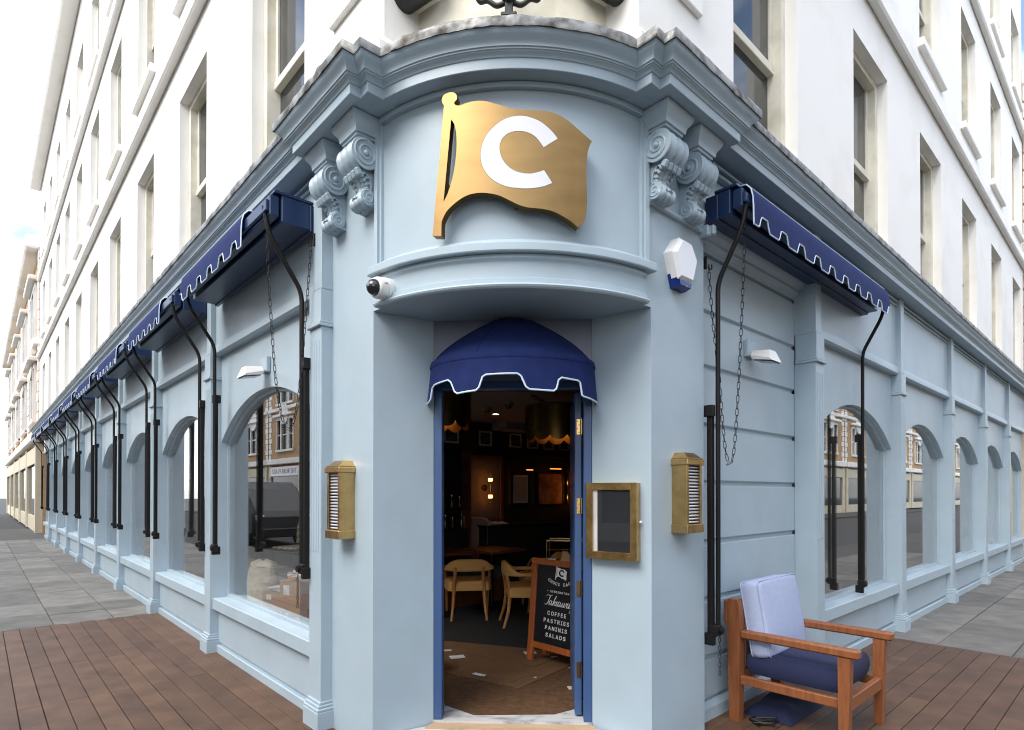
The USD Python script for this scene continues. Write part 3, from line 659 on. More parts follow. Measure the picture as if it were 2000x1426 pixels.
obj(dc, 'dome_cap', ext(Polygon([(V[i, -1, 0], V[i, -1, 1]) for i in range(NU)]), .003, .3085), 'navy_canvas', 50)
def mer(u, off=.0025):
    P = []
    for s in np.linspace(0, .985, 22):
        k = dk(s); x, y = rim(u, k + off); P.append((x, y, .018 + .292 * s + .001))
    return P
for s in seams: obj(dc, 'seam', tube(mer(s), .0036, 6), 'navy_canvas', 60)
us = np.linspace(-.02, math.pi + .02, 120)
obj(dc, 'rim_band', shell(np.array([[(rim(u, q)[0], rim(u, q)[1], z) for q, z in ((1.012, -.006), (1.020, .006), (1.006, .030))] for u in us]), .004), 'navy_canvas', 50)
def tab(x):
    """valance drop at plan position x along the front"""
    P = [(-.60, .215), (-.494, .215), (-.480, .200), (-.472, .135), (-.455, .120), (-.365, .108), (-.345, .125), (-.318, .182), (-.300, .196), (-.185, .188), (-.168, .170), (-.150, .112), (-.130, .100), (.045, .098), (.066, .112), (.092, .172), (.112, .186), (.245, .190), (.262, .176), (.276, .124), (.296, .108), (.385, .114), (.400, .125), (.403, .195), (.412, .205), (.60, .225)]
    return np.interp(x, [q[0] for q in P], [q[1] for q in P])
uu = np.linspace(-.03, math.pi + .03, 330); VV = np.zeros((len(uu), 9, 3)); edge = []
for i, u in enumerate(uu):
    x0, y0 = rim(u, 1.0); d = tab(x0)
    for j, s in enumerate(np.linspace(0, 1, 9)):
        k = 1.0 + .030 * s * d / .2 + .010 * s * math.sin(5 * u + .6) + .006 * s * math.sin(13 * u)
        x, y = rim(u, k); VV[i, j] = (x, y, -.004 - d * s)
    edge.append(VV[i, -1])
obj(dc, 'valance', shell(VV, .003), 'navy_canvas', 60)
E_ = np.array(edge); E_ = E_ + np.array([0, -.002, 0]); E_ = np.vstack([(E_[0] + [0, 0, .20])[None], E_, (E_[-1] + [0, 0, .21])[None]])
obj(dc, 'trim', tube(E_, .0058, 8), 'trim_white', 60)
obj(dc, 'frame_rail', tube([(rim(u, .985)[0], rim(u, .985)[1], .004) for u in np.linspace(0, math.pi, 50)], .009, 8), 'black_metal')

# ---- wall lanterns
def lantern(side, t, z, label):
    l = thing('wall_lantern', label, 'lantern', fp(side, t, 0, z), at(side), 'brass lanterns on the piers')
    w, d = .172, .102
    obj(l, 'base', [cb(-w / 2 - .010, w / 2 + .010, -d - .012, 0, 0, .054, .004)], 'brass')
    obj(l, 'side_panel', cb(-w / 2, -w / 2 + .006, -d + .001, 0, .0545, .414, .001), 'brass')
    obj(l, 'side_panel', cb(w / 2 - .006, w / 2, -d + .001, 0, .0545, .414, .001), 'brass')
    for s in (-1, 1): obj(l, 'stile', cb(s * (w / 2 - .022), s * w / 2, -d - .003, -d + .002, .0545, .414, .002), 'brass')
    obj(l, 'back_plate', bx(-w / 2 + .007, w / 2 - .007, -.012, -.002, .055, .414), 'brass_edge', False)
    obj(l, 'cap_band', cb(-w / 2 - .014, w / 2 + .014, -d - .016, 0, .4145, .450, .005), 'brass')
    obj(l, 'cap_band', cb(-w / 2 - .006, w / 2 + .006, -d - .008, 0, .4505, .460, .003), 'brass')
    obj(l, 'cap', hull([(sx * (w / 2 - .004 - q), y_, z_) for sx in (-1, 1) for q, z_, ys in ((0, .4603, (-d + .000, 0)), (.026, .492, (-d + .034, 0))) for y_ in ys]), 'brass', False)
    for k in range(18):
        obj(l, 'glass_rod', mv(lathe([(0, -w / 2 + .012), (.0082, -w / 2 + .012), (.0082, w / 2 - .012), (0, w / 2 - .012)], 12, 'x'), 0, -d + .016, .066 + .0197 * k), 'rod_glass')
        obj(l, 'rod_core', mv(lathe([(0, -w / 2 + .012), (.0052, -w / 2 + .012), (.0052, w / 2 - .012), (0, w / 2 - .012)], 10, 'x'), 0, -d + .017, .066 + .0197 * k), 'letter_white')
lantern('L', .317, 1.306, 'brass wall lantern with stacked glass rods on the left pier beside the window')
lantern('R', .302, 1.350, 'brass wall lantern with stacked glass rods on the right pier beside the black awning bars')

# ---- security camera
a = math.radians(-36.5); rr = R0 + .014
sc = thing('security_camera', 'white round security camera with a dark dome on the left end of the door moulding', 'camera', (rr * math.sin(a), YC - rr * math.cos(a), 2.777), -36.5)
def tilt(m): return rot(m, 8, [1, 0, 0])
obj(sc, 'mount', tilt(lathe([(0, .004), (.060, .004), (.0625, .0), (.0625, -.038), (.060, -.041), (0, -.041)], 36, 'y').copy()) if False else tilt(lathe([(0, -.041), (.060, -.041), (.0625, -.038), (.0625, .010), (0, .010)], 36, 'y')), 'white_plastic')
obj(sc, 'housing', tilt(lathe([(0, -.100), (.046, -.100), (.056, -.095), (.061, -.084), (.0615, -.0435), (0, -.0435)], 40, 'y')), 'white_plastic')
obj(sc, 'dome', tilt(lathe([(0, -.148)] + [(.046 * math.sin(q), -.100 - .046 * math.cos(q) * 1.04) for q in np.linspace(.1, 1.57, 12)] + [(0, -.100)], 32, 'y')), 'dark_dome', 60)
obj(sc, 'lens', tilt(mv(lathe([(0, -.150), (.012, -.147), (.012, -.13), (0, -.13)], 20, 'y'), .004, 0, .012)), 'grey_plastic')
obj(sc, 'cable_gland', [mv(cb(-.016, .016, -.035, .0, -.078, -.058, .004), 0, 0, 0)], 'white_plastic')
obj(sc, 'marking', tilt(rot(cb(.0605, .0622, -.075, -.050, .012, .018, .0003), 0, [0, 1, 0])), 'grey_plastic')

# ---- alarm box on the right pier
al = thing('alarm_box', 'white six sided alarm box with a blue lower end on the right pier', 'alarm box', fp('R', .267, 0, 3.00), 45)
hx = [(-.060, .150), (.060, .150), (.138, .045), (.066, -.150), (-.066, -.150), (-.138, .045)]
def hexfr(poly, y0, y1, inset):
    p2 = list(Polygon(poly).buffer(-inset, join_style=2).exterior.coords)[:-1]
    return hull([(x, y0, z) for x, z in poly] + [(x, y1, z) for x, z in p2])
clip = lambda poly, z0, z1: list(Polygon(poly).intersection(sbox(-1, z0, 1, z1)).exterior.coords)[:-1]
obj(al, 'base_shell', hexfr(clip(hx, -.0705, 1), 0, -.030, .001), 'white_plastic', False)
obj(al, 'blue_shell', hexfr(clip(hx, -1, -.071), 0, -.030, .001), 'blue_plastic', False)
up_ = clip(hx, -.100, 1)
obj(al, 'cover', hexfr([(x * 1.01, z) for x, z in up_], -.022, -.058, .002), 'white_plastic', False)
obj(al, 'front_panel', hexfr(clip([(x * .97, z * .97) for x, z in hx], -.108, 1), -.0585, -.082, .020), 'clear_cover', False)
obj(al, 'blue_lens', hexfr([(x * .985, z) for x, z in clip(hx, -.149, -.1005)], -.0301, -.070, .010), 'blue_plastic', False)
obj(al, 'small_lamp', mv(trimesh.creation.icosphere(2, .005), .012, -.067, -.135), 'white_plastic')

# ---- menu case on the right reveal
rd = np.array([DW - C0, DD]); rd /= np.linalg.norm(rd)      # from the pier corner towards the door
mcx = np.array([C0, 0]) + rd * .235
mc = thing('menu_case', 'brass framed glass menu case on the right reveal of the doorway', 'menu case', (mcx[0], mcx[1], 1.423), math.degrees(math.atan2(-rd[1], -rd[0])))
hw, hh, dp = .168, .233, .062
obj(mc, 'back_box', [bx(-hw + .002, hw - .002, -.044, 0, -hh + .002, hh - .002)], 'brass', False)
for nme, m in (('frame_stile', cb(-hw, -hw + .043, -dp, -.0445, -hh, hh, .002)), ('frame_stile', cb(hw - .043, hw, -dp, -.0445, -hh, hh, .002)), ('frame_rail', cb(-hw + .0432, hw - .0432, -dp, -.0445, hh - .043, hh, .002)), ('frame_rail', cb(-hw + .0432, hw - .0432, -dp, -.0445, -hh, -hh + .046, .002))):
    obj(mc, nme, m, 'brass')
obj(mc, 'backing_board', bx(-hw + .044, hw - .044, -.0462, -.0445, -hh + .047, hh - .044), 'board_black', False)
obj(mc, 'white_strip', bx(-hw + .0445, -hw + .072, -.0476, -.0464, -hh + .0475, hh - .0445), 'mount_card', False)
obj(mc, 'glass', bx(-hw + .0435, hw - .0435, -.0555, -.0525, -hh + .0465, hh - .0435), 'pane_clear', False)
obj(mc, 'knob', rot(mv(lathe([(0, -.014), (.006, -.014), (.009, -.008), (.006, -.002), (.004, .0), (0, .0)], 18, 'y'), 0, 0, 0), 90, [0, 0, 1]).apply_translation([hw + .001, -.022, -.002]), 'letter_white', 60)

# ---- awnings with their arms and slide bars
def awning(side, te, L, pw, zb, zt, tarm, tbar, pbar, zbar, zbend, zpiv, label, fabric=True):
    """cassette from t=te outwards along the facade; the front bar is folded close to it"""
    A = FA[side]
    aw = thing('awning', label, 'awning')
    obj(aw, 'cassette', [fbox(side, te, te + L, .065, pw, zb, zt - .012, .005)], 'navy_metal')
    obj(aw, 'back_plate', [fbox(side, te - .01, te + L + .01, .063 if side == 'L' else .012, .095, zb - .012, zt - .022, .003)], 'navy_metal')
    obj(aw, 'lid', [fbox(side, te - .006, te + L + .006, .07, pw + .05, zt - .0115, zt + .006, .003)], 'navy_metal')
    obj(aw, 'front_bar', [fbox(side, te + .012, te + L - .012, pw + .012, pw + .075, zb + .03, zt - .025, .006), fbox(side, te + .02, te + L - .02, pw + .0755, pw + .098, zb + .055, zt - .06, .004)], 'navy_metal')
    if fabric:
        P = [(pw + .04, zt + .0085), (pw + .075, zt + .004), (pw + .105, zt - .03), (pw + .118, zt - .08), (pw + .122, zt - .14)]
        tt = np.linspace(te + (.07 if side == 'R' else .42), te + L - .07, int(L / .02)); ph_ = (tt - tt[0]) % .30
        drop = .045 + .075 * np.clip((np.abs(ph_ - .15) - .045) / .03, 0, 1)
        V = np.array([[(A @ np.array([t_, p_, z_, 1]))[:3] for p_, z_ in P] + [(A @ np.array([t_, pw + .123, zt - .14 - d_, 1]))[:3]] for t_, d_ in zip(tt, drop)])
        obj(aw, 'canvas', shell(V if side == 'R' else V[::-1], .002), 'navy_canvas', 50)
        ed = [(A @ np.array([t_, pw + .1245, zt - .14 - d_, 1]))[:3] for t_, d_ in zip(tt, drop)]
        obj(aw, 'trim', [tube(ed, .005, 6), tube([V[0, j] + [0, 0, .002] for j in range(len(P))] + [ed[0]], .005, 6), tube([V[0, 1] + [0, 0, .004], V[-1, 1] + [0, 0, .004]], .005, 6)], 'trim_white', 60)
    for q, ta in enumerate((tarm, te + L - (tarm - te))):
        pv = .055 if side == 'R' else .115
        pts = [(ta, pv, zpiv), (ta, pv, zpiv + .4), (ta, pv, zbend - .05), (ta, pv + .004, zbend), (ta + (0 if q else 0), pv + .02, zbend + .04), (ta, pw + .055, zb - .08), (ta, pw + .080, zb - .03), (ta, pw + .088, zb + .10)]
        W_ = [(A @ np.array([*p_, 1]))[:3] for p_ in pts]
        obj(aw, 'arm', tube(fillet([W_[0], W_[3], W_[5], W_[7]], .07), .0158, 10), 'black_metal', 60)
        tb_ = tbar if q == 0 else te + L - (tbar - te)
        obj(aw, 'slide_bar', fbox(side, tb_ - .019, tb_ + .019, pbar, pbar + .036, zbar[0], zbar[1], .003), 'black_metal')
        obj(aw, 'pivot', [fbox(side, min(tb_, ta) - .024, max(tb_, ta) + .02, pbar + .005, pv + .02, zpiv - .035, zpiv + .035, .006), xf(mv(lathe([(0, -.03), (.022, -.03), (.022, .03), (0, .03)], 16, 'y'), ta, pv + .005, zpiv), A)], 'black_metal')
        for zz_ in (zbar[0] - .02, zbar[1] - .06): obj(aw, 'bracket', fbox(side, tb_ - .035, tb_ + .005, pbar - .02, pbar + .05, zz_, zz_ + .075, .003), 'black_metal')
    return aw
awning('L', .70, 2.15, .285, 3.385, 3.575, .775, .742, .082, (1.03, 2.50), 2.975, 1.075, 'navy awning box folded over the left window beside the carved brackets', True)
awning('R', .618, 3.0, .175, 3.385, 3.560, .680, .648, .004, (.615, 2.158), 2.985, .690, 'navy awning folded on the right facade above the channelled wall', True)
for k in range(1, 9): awning('L', .70 + PITCH * k, 2.15, .285, 3.385, 3.575, .775 + PITCH * k, .742 + PITCH * k, .082, (1.03, 2.50), 2.975, 1.075, 'navy awning box folded over the %s window along the left facade' % ('second third fourth fifth sixth seventh eighth ninth'.split()[k - 1]), True)

# ---- chains
def chain(side, pts, r=.0024, L=.050, wd=.0165, per=24):
    """links along a smooth line of (t, p, z) points"""
    P = spline(pts, per); W_ = np.array([(FA[side] @ np.array([*p_, 1]))[:3] for p_ in P])
    seg = np.linalg.norm(np.diff(W_, axis=0), axis=1); cum = np.r_[0, np.cumsum(seg)]
    ms = []; n = int(cum[-1] / (L * .86))
    for i in range(n):
        s = (i + .5) * cum[-1] / n
        c = np.array([np.interp(s, cum, W_[:, k]) for k in range(3)]); e = np.array([np.interp(min(s + .01, cum[-1]), cum, W_[:, k]) for k in range(3)])
        T = e - c; T /= np.linalg.norm(T); h = np.cross(T, [.35, -.9, .2]); h /= np.linalg.norm(h); b = np.cross(T, h)
        ang = .5 + (0 if i % 2 else math.pi / 2); N = h * math.cos(ang) + b * math.sin(ang)
        hl, hw_ = L / 2 - wd / 2, wd / 2
        loop = [c + T * (hl + hw_ * math.sin(q)) + N * hw_ * math.cos(q) for q in np.linspace(0, math.pi, 5)] + [c - T * (hl + hw_ * math.sin(q)) - N * hw_ * math.cos(q) for q in np.linspace(0, math.pi, 5)]
        ms.append(tube(loop, r, 5, closed=True))
    return ms
def chain_thing(side, pts, hook, label, **kw):
    c = thing('chain', label, 'chain')
    obj(c, 'links', chain(side, pts, **kw), 'chain_metal', 60)
    if hook:
        t_, p_, z_ = hook
        obj(c, 'wall_hook', [fbox(side, t_ - .008, t_ + .008, -.02 if side == 'R' else p_ - .03, p_ - .002, z_ + .0, z_ + .085, .003), tube([(FA[side] @ np.array([t_ + .02 * (1 - math.cos(q)), p_ + .012, z_ + .018 - .022 * math.sin(q), 1]))[:3] for q in np.linspace(-.3, 3.9, 14)], .0045, 6)], 'black_metal')
chain_thing('R', [(.645, .012, 3.10), (.662, .03, 2.75), (.685, .06, 2.4), (.700, .08, 2.05), (.712, .095, 1.86), (.735, .110, 1.790), (.757, .125, 1.855), (.765, .14, 2.05), (.760, .165, 2.4), (.750, .19, 2.8), (.742, .21, 3.18), (.740, .215, 3.36)], (.640, .004, 3.085), 'long black chain hanging in a loop beside the right awning arm')
chain_thing('L', [(.655, .105, 3.27), (.665, .12, 3.0), (.70, .13, 2.7), (.735, .14, 2.4), (.765, .15, 2.2), (.80, .165, 2.08), (.835, .18, 2.035), (.87, .20, 2.07), (.90, .22, 2.2), (.90, .25, 2.4), (.87, .285, 2.7), (.845, .315, 3.0), (.835, .335, 3.33)], (.652, .095, 3.265), 'long black chain hanging in a loop across the left window')
chain_thing('R', [(.690, .06, .665), (.690, .06, .60), (.690, .06, .50), (.691, .06, .39)], None, 'short black chain end dangling below the right awning arm', L=.030, wd=.012)
chain_thing('L', [(.815, .125, 1.03), (.815, .125, .98), (.815, .125, .90), (.816, .125, .80)], None, 'short black chain end dangling below the left awning arm', L=.030, wd=.012)

# ---- flood lamps
def flood(side, t, z, label):
    f = thing('wall_lamp', label, 'lamp', fp(side, t, -.02 if side == 'L' else -.1, z), at(side), 'small flood lamps on the facades')
    obj(f, 'back_box', cb(-.075, .075, -.035, 0, .06, .19, .006), 'wall_paint')
    obj(f, 'arm', cb(-.025, .025, -.10, -.03, .05, .085, .005), 'white_plastic')
    obj(f, 'head', rot(hull([(sx * a_, y_, z_) for sx in (-1, 1) for a_, y_, z_ in ((.085, -.20, .02), (.085, -.06, .06), (.05, -.06, .10), (.05, -.19, .085), (.080, -.22, .0), (.08, -.07, .03))]), 0, [1, 0, 0]), 'white_plastic', False)
    obj(f, 'lens', rot(hull([(sx * .07, y_, z_) for sx in (-1, 1) for y_, z_ in ((-.212, -.004), (-.078, .026), (-.210, -.008), (-.078, .020))]), 0, [1, 0, 0]), 'dark_glass', False)
flood('L', 1.80, 2.53, 'small white flood lamp on the wall above the left window')
flood('R', 1.44, 2.57, 'small white flood lamp on the channelled right wall')

# ---- planters and iron ornament on the sill above the cornice
for sx, nm in ((-1, 'left'), (1, 'right')):
    a0, a1 = sx * 23, sx * 50
    pl_ = thing('planter', 'dark rounded trough on the curved sill %s of the iron ornament' % nm, 'planter')
    A_ = np.linspace(a0, a1, 25); V = np.zeros((25, 17, 3))
    for i, aa in enumerate(np.radians(A_)):
        e = (2 * i / 24 - 1); lift = .10 * max(0, (abs(e) - .55) / .45) ** 2
        for j, q in enumerate(np.linspace(-math.pi, 0, 17)):
            r_ = 1.045 + .085 * math.cos(q); z_ = 4.640 + .125 * math.sin(q) + lift
            V[i, j] = (r_ * math.sin(aa), YC - r_ * math.cos(aa), z_)
    m = shell(V if sx < 0 else V[:, ::-1], .01); obj(pl_, 'trough', m, 'ornament_iron', 50)
    obj(pl_, 'rim', tube([V[i, -1] for i in range(25)], .012, 6), 'ornament_iron', 60)
orn = thing('iron_ornament', 'dark cast iron ornament at the middle of the sill above the door', 'ornament', (0, YC - 1.055, 4.285))
obj(orn, 'boss', mv(lathe([(0, -.05), (.028, -.045), (.040, -.02), (.040, .02), (0, .03)], 20, 'y'), 0, 0, .085), 'ornament_iron')
obj(orn, 'stem', [cb(-.022, .022, -.02, .02, -.02, .06, .006), cb(-.045, .045, -.025, .025, -.03, -.005, .006)], 'ornament_iron')
obj(orn, 'scroll', [tube(spline([(s * .02, 0, .06), (s * .07, 0, .045), (s * .12, 0, .075), (s * .16, 0, .07), (s * .175, 0, .095), (s * .15, 0, .11)], 6), .014, 8) for s in (-1, 1)], 'ornament_iron', 60)
obj(orn, 'finial', mv(lathe([(0, 0), (.03, .0), (.018, .06), (.034, .11), (.0, .2)], 16), 0, 0, .12), 'ornament_iron')

# ================================================================== THINGS IN THE ROOM
FZ = .15
# floor coverings
cm = thing('coir_mat', 'brown coir entrance mat behind the marble threshold', 'mat')
obj(cm, 'mat', ext(Polygon([(-.467, .474), (-.254, .303), (.268, .338), (.447, .474), (.60, 1.6), (-.9, 1.6)]), .006, .1497), 'coir', False)
cs = thing('cardboard_sheet', 'flattened brown cardboard sheet lying on the floor inside the door', 'cardboard')
V0 = [(-.66, 1.23), (.02, .82), (.50, 1.50), (.40, 1.72), (.10, 1.90), (-.40, 2.05), (-.72, 2.14), (-1.05, 1.95)]
obj(cs, 'sheet', ext(Polygon(V0), .005, .1572), 'cardboard', False)
obj(cs, 'flap', ext(Polygon([(-.56, 1.25), (-.04, .93), (.06, 1.08), (-.46, 1.40)]), .004, .1635), 'cardboard', False)
obj(cs, 'flap', ext(Polygon([(-.44, 1.64), (.12, 1.32), (.34, 1.62), (-.16, 1.92)]), .004, .1635), 'cardboard', False)
for x, y, w, h, r_ in ((-.54, 1.58, .13, .095, 20), (.09, 1.74, .11, .085, 15), (-.66, 1.78, .08, .05, 10), (-.30, 1.10, .11, .045, -30), (.14, 1.05, .022, .014, 20), (.30, 1.62, .06, .02, 30)):
    obj(cs, 'paper_label', mv(rot(bx(-w / 2, w / 2, -h / 2, h / 2, 0, .0012), r_, [0, 0, 1]), x, y, .1690), 'paper', False)
for k, (x, y, r_) in enumerate(((.48, 1.35, 25), (.44, .86, 10))):
    sh = thing('paper_sheet', 'small pale paper scrap on the brown mat, %s' % ('farther of two by the door leaf' if k == 0 else 'nearer of two by the door leaf'), 'paper')
    obj(sh, 'sheet', mv(rot(bx(-.06, .06, -.035, .035, 0, .002), r_, [0, 0, 1]), x, y, .157), 'mount_card', False)

# ---- tub chairs
def tub_chair(label, loc, rz):
    c = thing('tub_chair', label, 'chair', loc, rz, 'mustard tub chairs')
    # faces +y; the back is at -y
    sq = Polygon([(-.205, -.20), (.205, -.20), (.245, .08), (.225, .22), (-.225, .22), (-.245, .08)]).buffer(.03)
    lay = []
    for dz, ins in ((.325, .012), (.335, .0), (.40, .0), (.425, .012), (.437, .035)): lay += [(x, y, dz) for x, y in sq.buffer(-ins).exterior.coords]
    obj(c, 'seat', hull(lay), 'mustard_fabric', 40)
    obj(c, 'seat_welt', tube([(x, y, .335) for x, y in sq.buffer(.002).exterior.coords[:-1]], .006, 6, closed=True), 'mustard_fabric', 60)
    n = 49; th = np.linspace(-1.0, 1.0, n); V = np.zeros((n, 16, 3))
    for i, q in enumerate(th):
        ang = q * 2.02
        x = .262 * math.sin(ang) * (1 + .03 * abs(q)); y = -.10 - .17 * math.cos(ang)
        if abs(q) > .72: y += (abs(q) - .72) * .42
        top = .585 + .105 * math.exp(-(q / .52) ** 4) + .012 * abs(q); bot = .556 - .006 * math.exp(-(q / .5) ** 4)
        hgt = (top - bot) / 2; zc = (top + bot) / 2; thk = .026 if abs(q) < .97 else .016
        nx, ny = math.sin(ang), -math.cos(ang)
        for j, w in enumerate(np.linspace(0, 2 * math.pi, 16, endpoint=False)):
            cx_, cz_ = math.copysign(abs(math.cos(w)) ** .6, math.cos(w)), math.copysign(abs(math.sin(w)) ** .6, math.sin(w))
            V[i, j] = (x + nx * thk * cx_, y + ny * thk * cx_, zc + hgt * cz_)
    VV = np.concatenate([V, V[:, :1]], 1); m = grid(VV); m = cat_([m, hull(V[0]), hull(V[-1])]); fixwind(m)
    obj(c, 'backrest', m, 'mustard_fabric', 60)
    for s in (-1, 1):
        P = [(s * .155, -.262, .60), (s * .165, -.235, .45), (s * .172, -.225, .33), (s * .180, -.238, .18), (s * .200, -.290, .0)]
        obj(c, 'leg', tube(spline(P, 5), np.interp(np.linspace(0, 1, 21), [0, .5, 1], [.020, .022, .015]), 8), 'beech', 60)
        P = [(s * .262, .10, .56), (s * .262, .14, .45), (s * .25, .17, .33), (s * .245, .185, .15), (s * .243, .20, .0)]
        obj(c, 'leg', tube(spline(P, 5), np.interp(np.linspace(0, 1, 21), [0, .5, 1], [.015, .020, .014]), 8), 'beech', 60)
    return c
ch = tub_chair('mustard tub chair with its back to the door, left of the chalkboard', (-.66, 3.36, FZ), 10)
copy_of(ch, 'tub_chair', (.05, 2.98, FZ), -100 + 20, 'mustard tub chair half hidden by the left edge of the chalkboard', 'chair', 'mustard tub chairs')
copy_of(ch, 'tub_chair', (.20, 3.85, FZ), 100, 'mustard tub chair behind the top of the chalkboard', 'chair', 'mustard tub chairs')

# ---- tables
def table(label, loc, rz, top='walnut', w=.62, d=.62):
    t_ = thing('cafe_table', label, 'table', loc, rz)
    obj(t_, 'tabletop', cb(-w / 2, w / 2, -d / 2, d / 2, .715, .745, .006), top)
    obj(t_, 'column', mv(trimesh.creation.cylinder(.03, .69, sections=16), 0, 0, .36), 'black_metal')
    obj(t_, 'foot', lathe([(0, 0), (.20, 0), (.20, .012), (.05, .03), (0, .03)], 24), 'black_metal')
    return t_
table('square brown table in front of the wooden partition', (-.42, 3.80, FZ), 50)
table('dark table at the left edge of the doorway beside the grey bench', (-1.02, 3.42, FZ), 42, 'walnut')
bq = thing('banquette', 'grey upholstered bench back behind the left chair', 'bench', (-1.02, 4.25, FZ), 45)
obj(bq, 'seat', cb(-.6, .6, -.42, .0, .30, .46, .03), 'grey_fabric'); obj(bq, 'plinth', cb(-.6, .6, -.40, .0, 0, .299, .005), 'walnut')
obj(bq, 'backrest', rot(cb(-.6, .62, .0, .11, .40, .93, .03), -6, [1, 0, 0], (0, 0, .4)), 'grey_fabric')
wd = thing('wooden_partition', 'reddish wooden partition with a rounded top beside the grey bench', 'partition', (-.66, 4.45, FZ), 0)
pp = Polygon([(-.20, 0), (.18, 0), (.18, 1.0), (.165, 1.06), (.12, 1.10), (.06, 1.115), (-.20, 1.115)])
obj(wd, 'panel', xzext(pp, -.02, .04), 'walnut', 30); obj(wd, 'edge_trim', xzext(pp.difference(pp.buffer(-.03)), -.032, .055), 'orange_wood', 30)
sbt = thing('service_counter', 'dark service counter with folded napkins on top', 'counter', (-.30, 4.80, FZ), 45)
obj(sbt, 'cabinet', cb(-.5, .9, -.2, .2, 0, .98, .01), 'dark_wall'); obj(sbt, 'top', cb(-.52, .92, -.22, .22, .981, 1.0, .004), 'black_metal'); obj(sbt, 'edge_strip', cb(-.52, .92, -.226, -.2205, .984, .998, .001), 'polished_brass')
nk = thing('napkin_pile', 'pile of folded white napkins on the dark counter', 'napkins', (-.52, 4.62, FZ + 1.001), 30)
for k, (x, y, r_) in enumerate(((0, 0, 0), (.10, .02, 12), (.20, -.01, -8), (.14, .05, 20), (.05, .05, -15))):
    obj(nk, 'napkin', mv(rot(hull([(sx * .07, sy * .05, z) for sx in (-1, 1) for sy in (-1, 1) for z in (0, .008)] + [(.0, .03, .028)]), r_, [0, 0, 1]), x, y, .0085 * (k // 2)), 'paper', False)
ds = thing('display_shelf', 'dark back bar shelving with bottles at the left of the doorway', 'shelf', tuple((AW @ np.array([2.28, 3.62, FZ, 1]))[:3]), 45)
obj(ds, 'upright', [bx(-.34, -.31, 0, .18, 0, 2.0), bx(.26, .29, 0, .18, 0, 2.0)], 'walnut', False)
for z_ in (.95, 1.22, 1.5, 1.78): obj(ds, 'shelf_board', bx(-.305, .255, 0, .18, z_, z_ + .02), 'dark_wall', False)
obj(ds, 'cupboard', bx(-.305, .255, 0.01, .18, 0, .94), 'dark_wall', False)
rb = random.Random(3)
for z_ in (.97, 1.24):
    for k in range(4):
        b = thing('bottle', 'small dark bottle on the back bar shelf', 'bottle', tuple((AW @ np.array([2.28 - .22 + .125 * k, 3.68 + rb.uniform(-.03, .03), FZ + z_ + .001, 1]))[:3]), 0, 'bottles on the back bar')
        h = rb.uniform(.12, .19); obj(b, 'glass', lathe([(0, 0), (.026, 0), (.028, .01), (.028, h * .6), (.012, h * .75), (.011, h), (0, h)], 14), 'bottle_glass')
        obj(b, 'cap', mv(lathe([(0, 0), (.013, 0), (.013, .02), (0, .02)], 10), 0, 0, h), 'polished_brass')
# ---- framed pictures along the long wall
PIC = [(2.37, 2.36, .24, .20, 'leftmost small framed print high on the dark wall, beside the left lampshade'), (2.965, 2.36, .23, .21, 'second small framed print from the left, high on the dark wall'), (3.55, 2.365, .23, .205, 'third small framed print from the left, high on the dark wall'), (3.905, 2.365, .22, .205, 'fourth small framed print, just left of the hanging lampshade'), (4.255, 2.355, .22, .19, 'fifth small framed print, under the hanging lampshade'), (4.615, 2.37, .22, .20, 'rightmost small framed print high on the dark wall')]
def picture(u, z, w, h, label, frame, mount, art, mw=.028, fw=.012, name='framed_print', cat='picture'):
    p = thing(name, label, cat, tuple((AW @ np.array([u, 3.80, z, 1]))[:3]), 45)
    obj(p, 'frame', [cb(-w / 2, w / 2, -.02, 0, h / 2 - fw, h / 2, .002), cb(-w / 2, w / 2, -.02, 0, -h / 2, -h / 2 + fw, .002), cb(-w / 2, -w / 2 + fw, -.02, 0, -h / 2 + fw, h / 2 - fw, .002), cb(w / 2 - fw, w / 2, -.02, 0, -h / 2 + fw, h / 2 - fw, .002)], frame)
    obj(p, 'mount', bx(-w / 2 + fw, w / 2 - fw, -.010, -.001, -h / 2 + fw, h / 2 - fw), mount, False)
    obj(p, 'print', bx(-w / 2 + fw + mw, w / 2 - fw - mw, -.0125, -.0105, -h / 2 + fw + mw, h / 2 - fw - mw), art, False)
    return p
for k, (u, z, w, h, lb) in enumerate(PIC): picture(u, z, w, h, lb, 'mount_card' if k else 'mount_card', 'mount_card', 'print_dark', .012)
def picture_lamp(u, z, L, lb):
    p = thing('picture_lamp', lb, 'lamp', tuple((AW @ np.array([u, 3.80, z, 1]))[:3]), 45)
    obj(p, 'arm', tube([(0, 0, -.02), (0, -.05, .02), (0, -.12, .02)], .006, 6), 'polished_brass'); obj(p, 'shade', mv(lathe([(0, -L / 2), (.018, -L / 2), (.018, L / 2), (0, L / 2)], 14, 'x'), 0, -.13, .02), 'polished_brass')
    obj(p, 'bulb', mv(lathe([(0, -L * .4), (.008, -L * .4), (.008, L * .4), (0, L * .4)], 10, 'x'), 0, -.135, .0), 'lamp_small')
picture(3.645, 1.645, .36, .46, 'framed pale drawing of a dark shape, left of the orange lit picture', 'black_metal', 'mount_card', 'art_pale', .03, .02, 'framed_artwork')
picture(4.30, 1.65, .60, .52, 'large framed picture glowing orange under a picture lamp', 'black_metal', 'art_orange', 'art_orange', .03, .025, 'framed_artwork')
picture_lamp(3.72, 1.93, .16, 'brass picture lamp over the pale drawing'); picture_lamp(4.28, 1.96, .30, 'brass picture lamp over the orange picture')
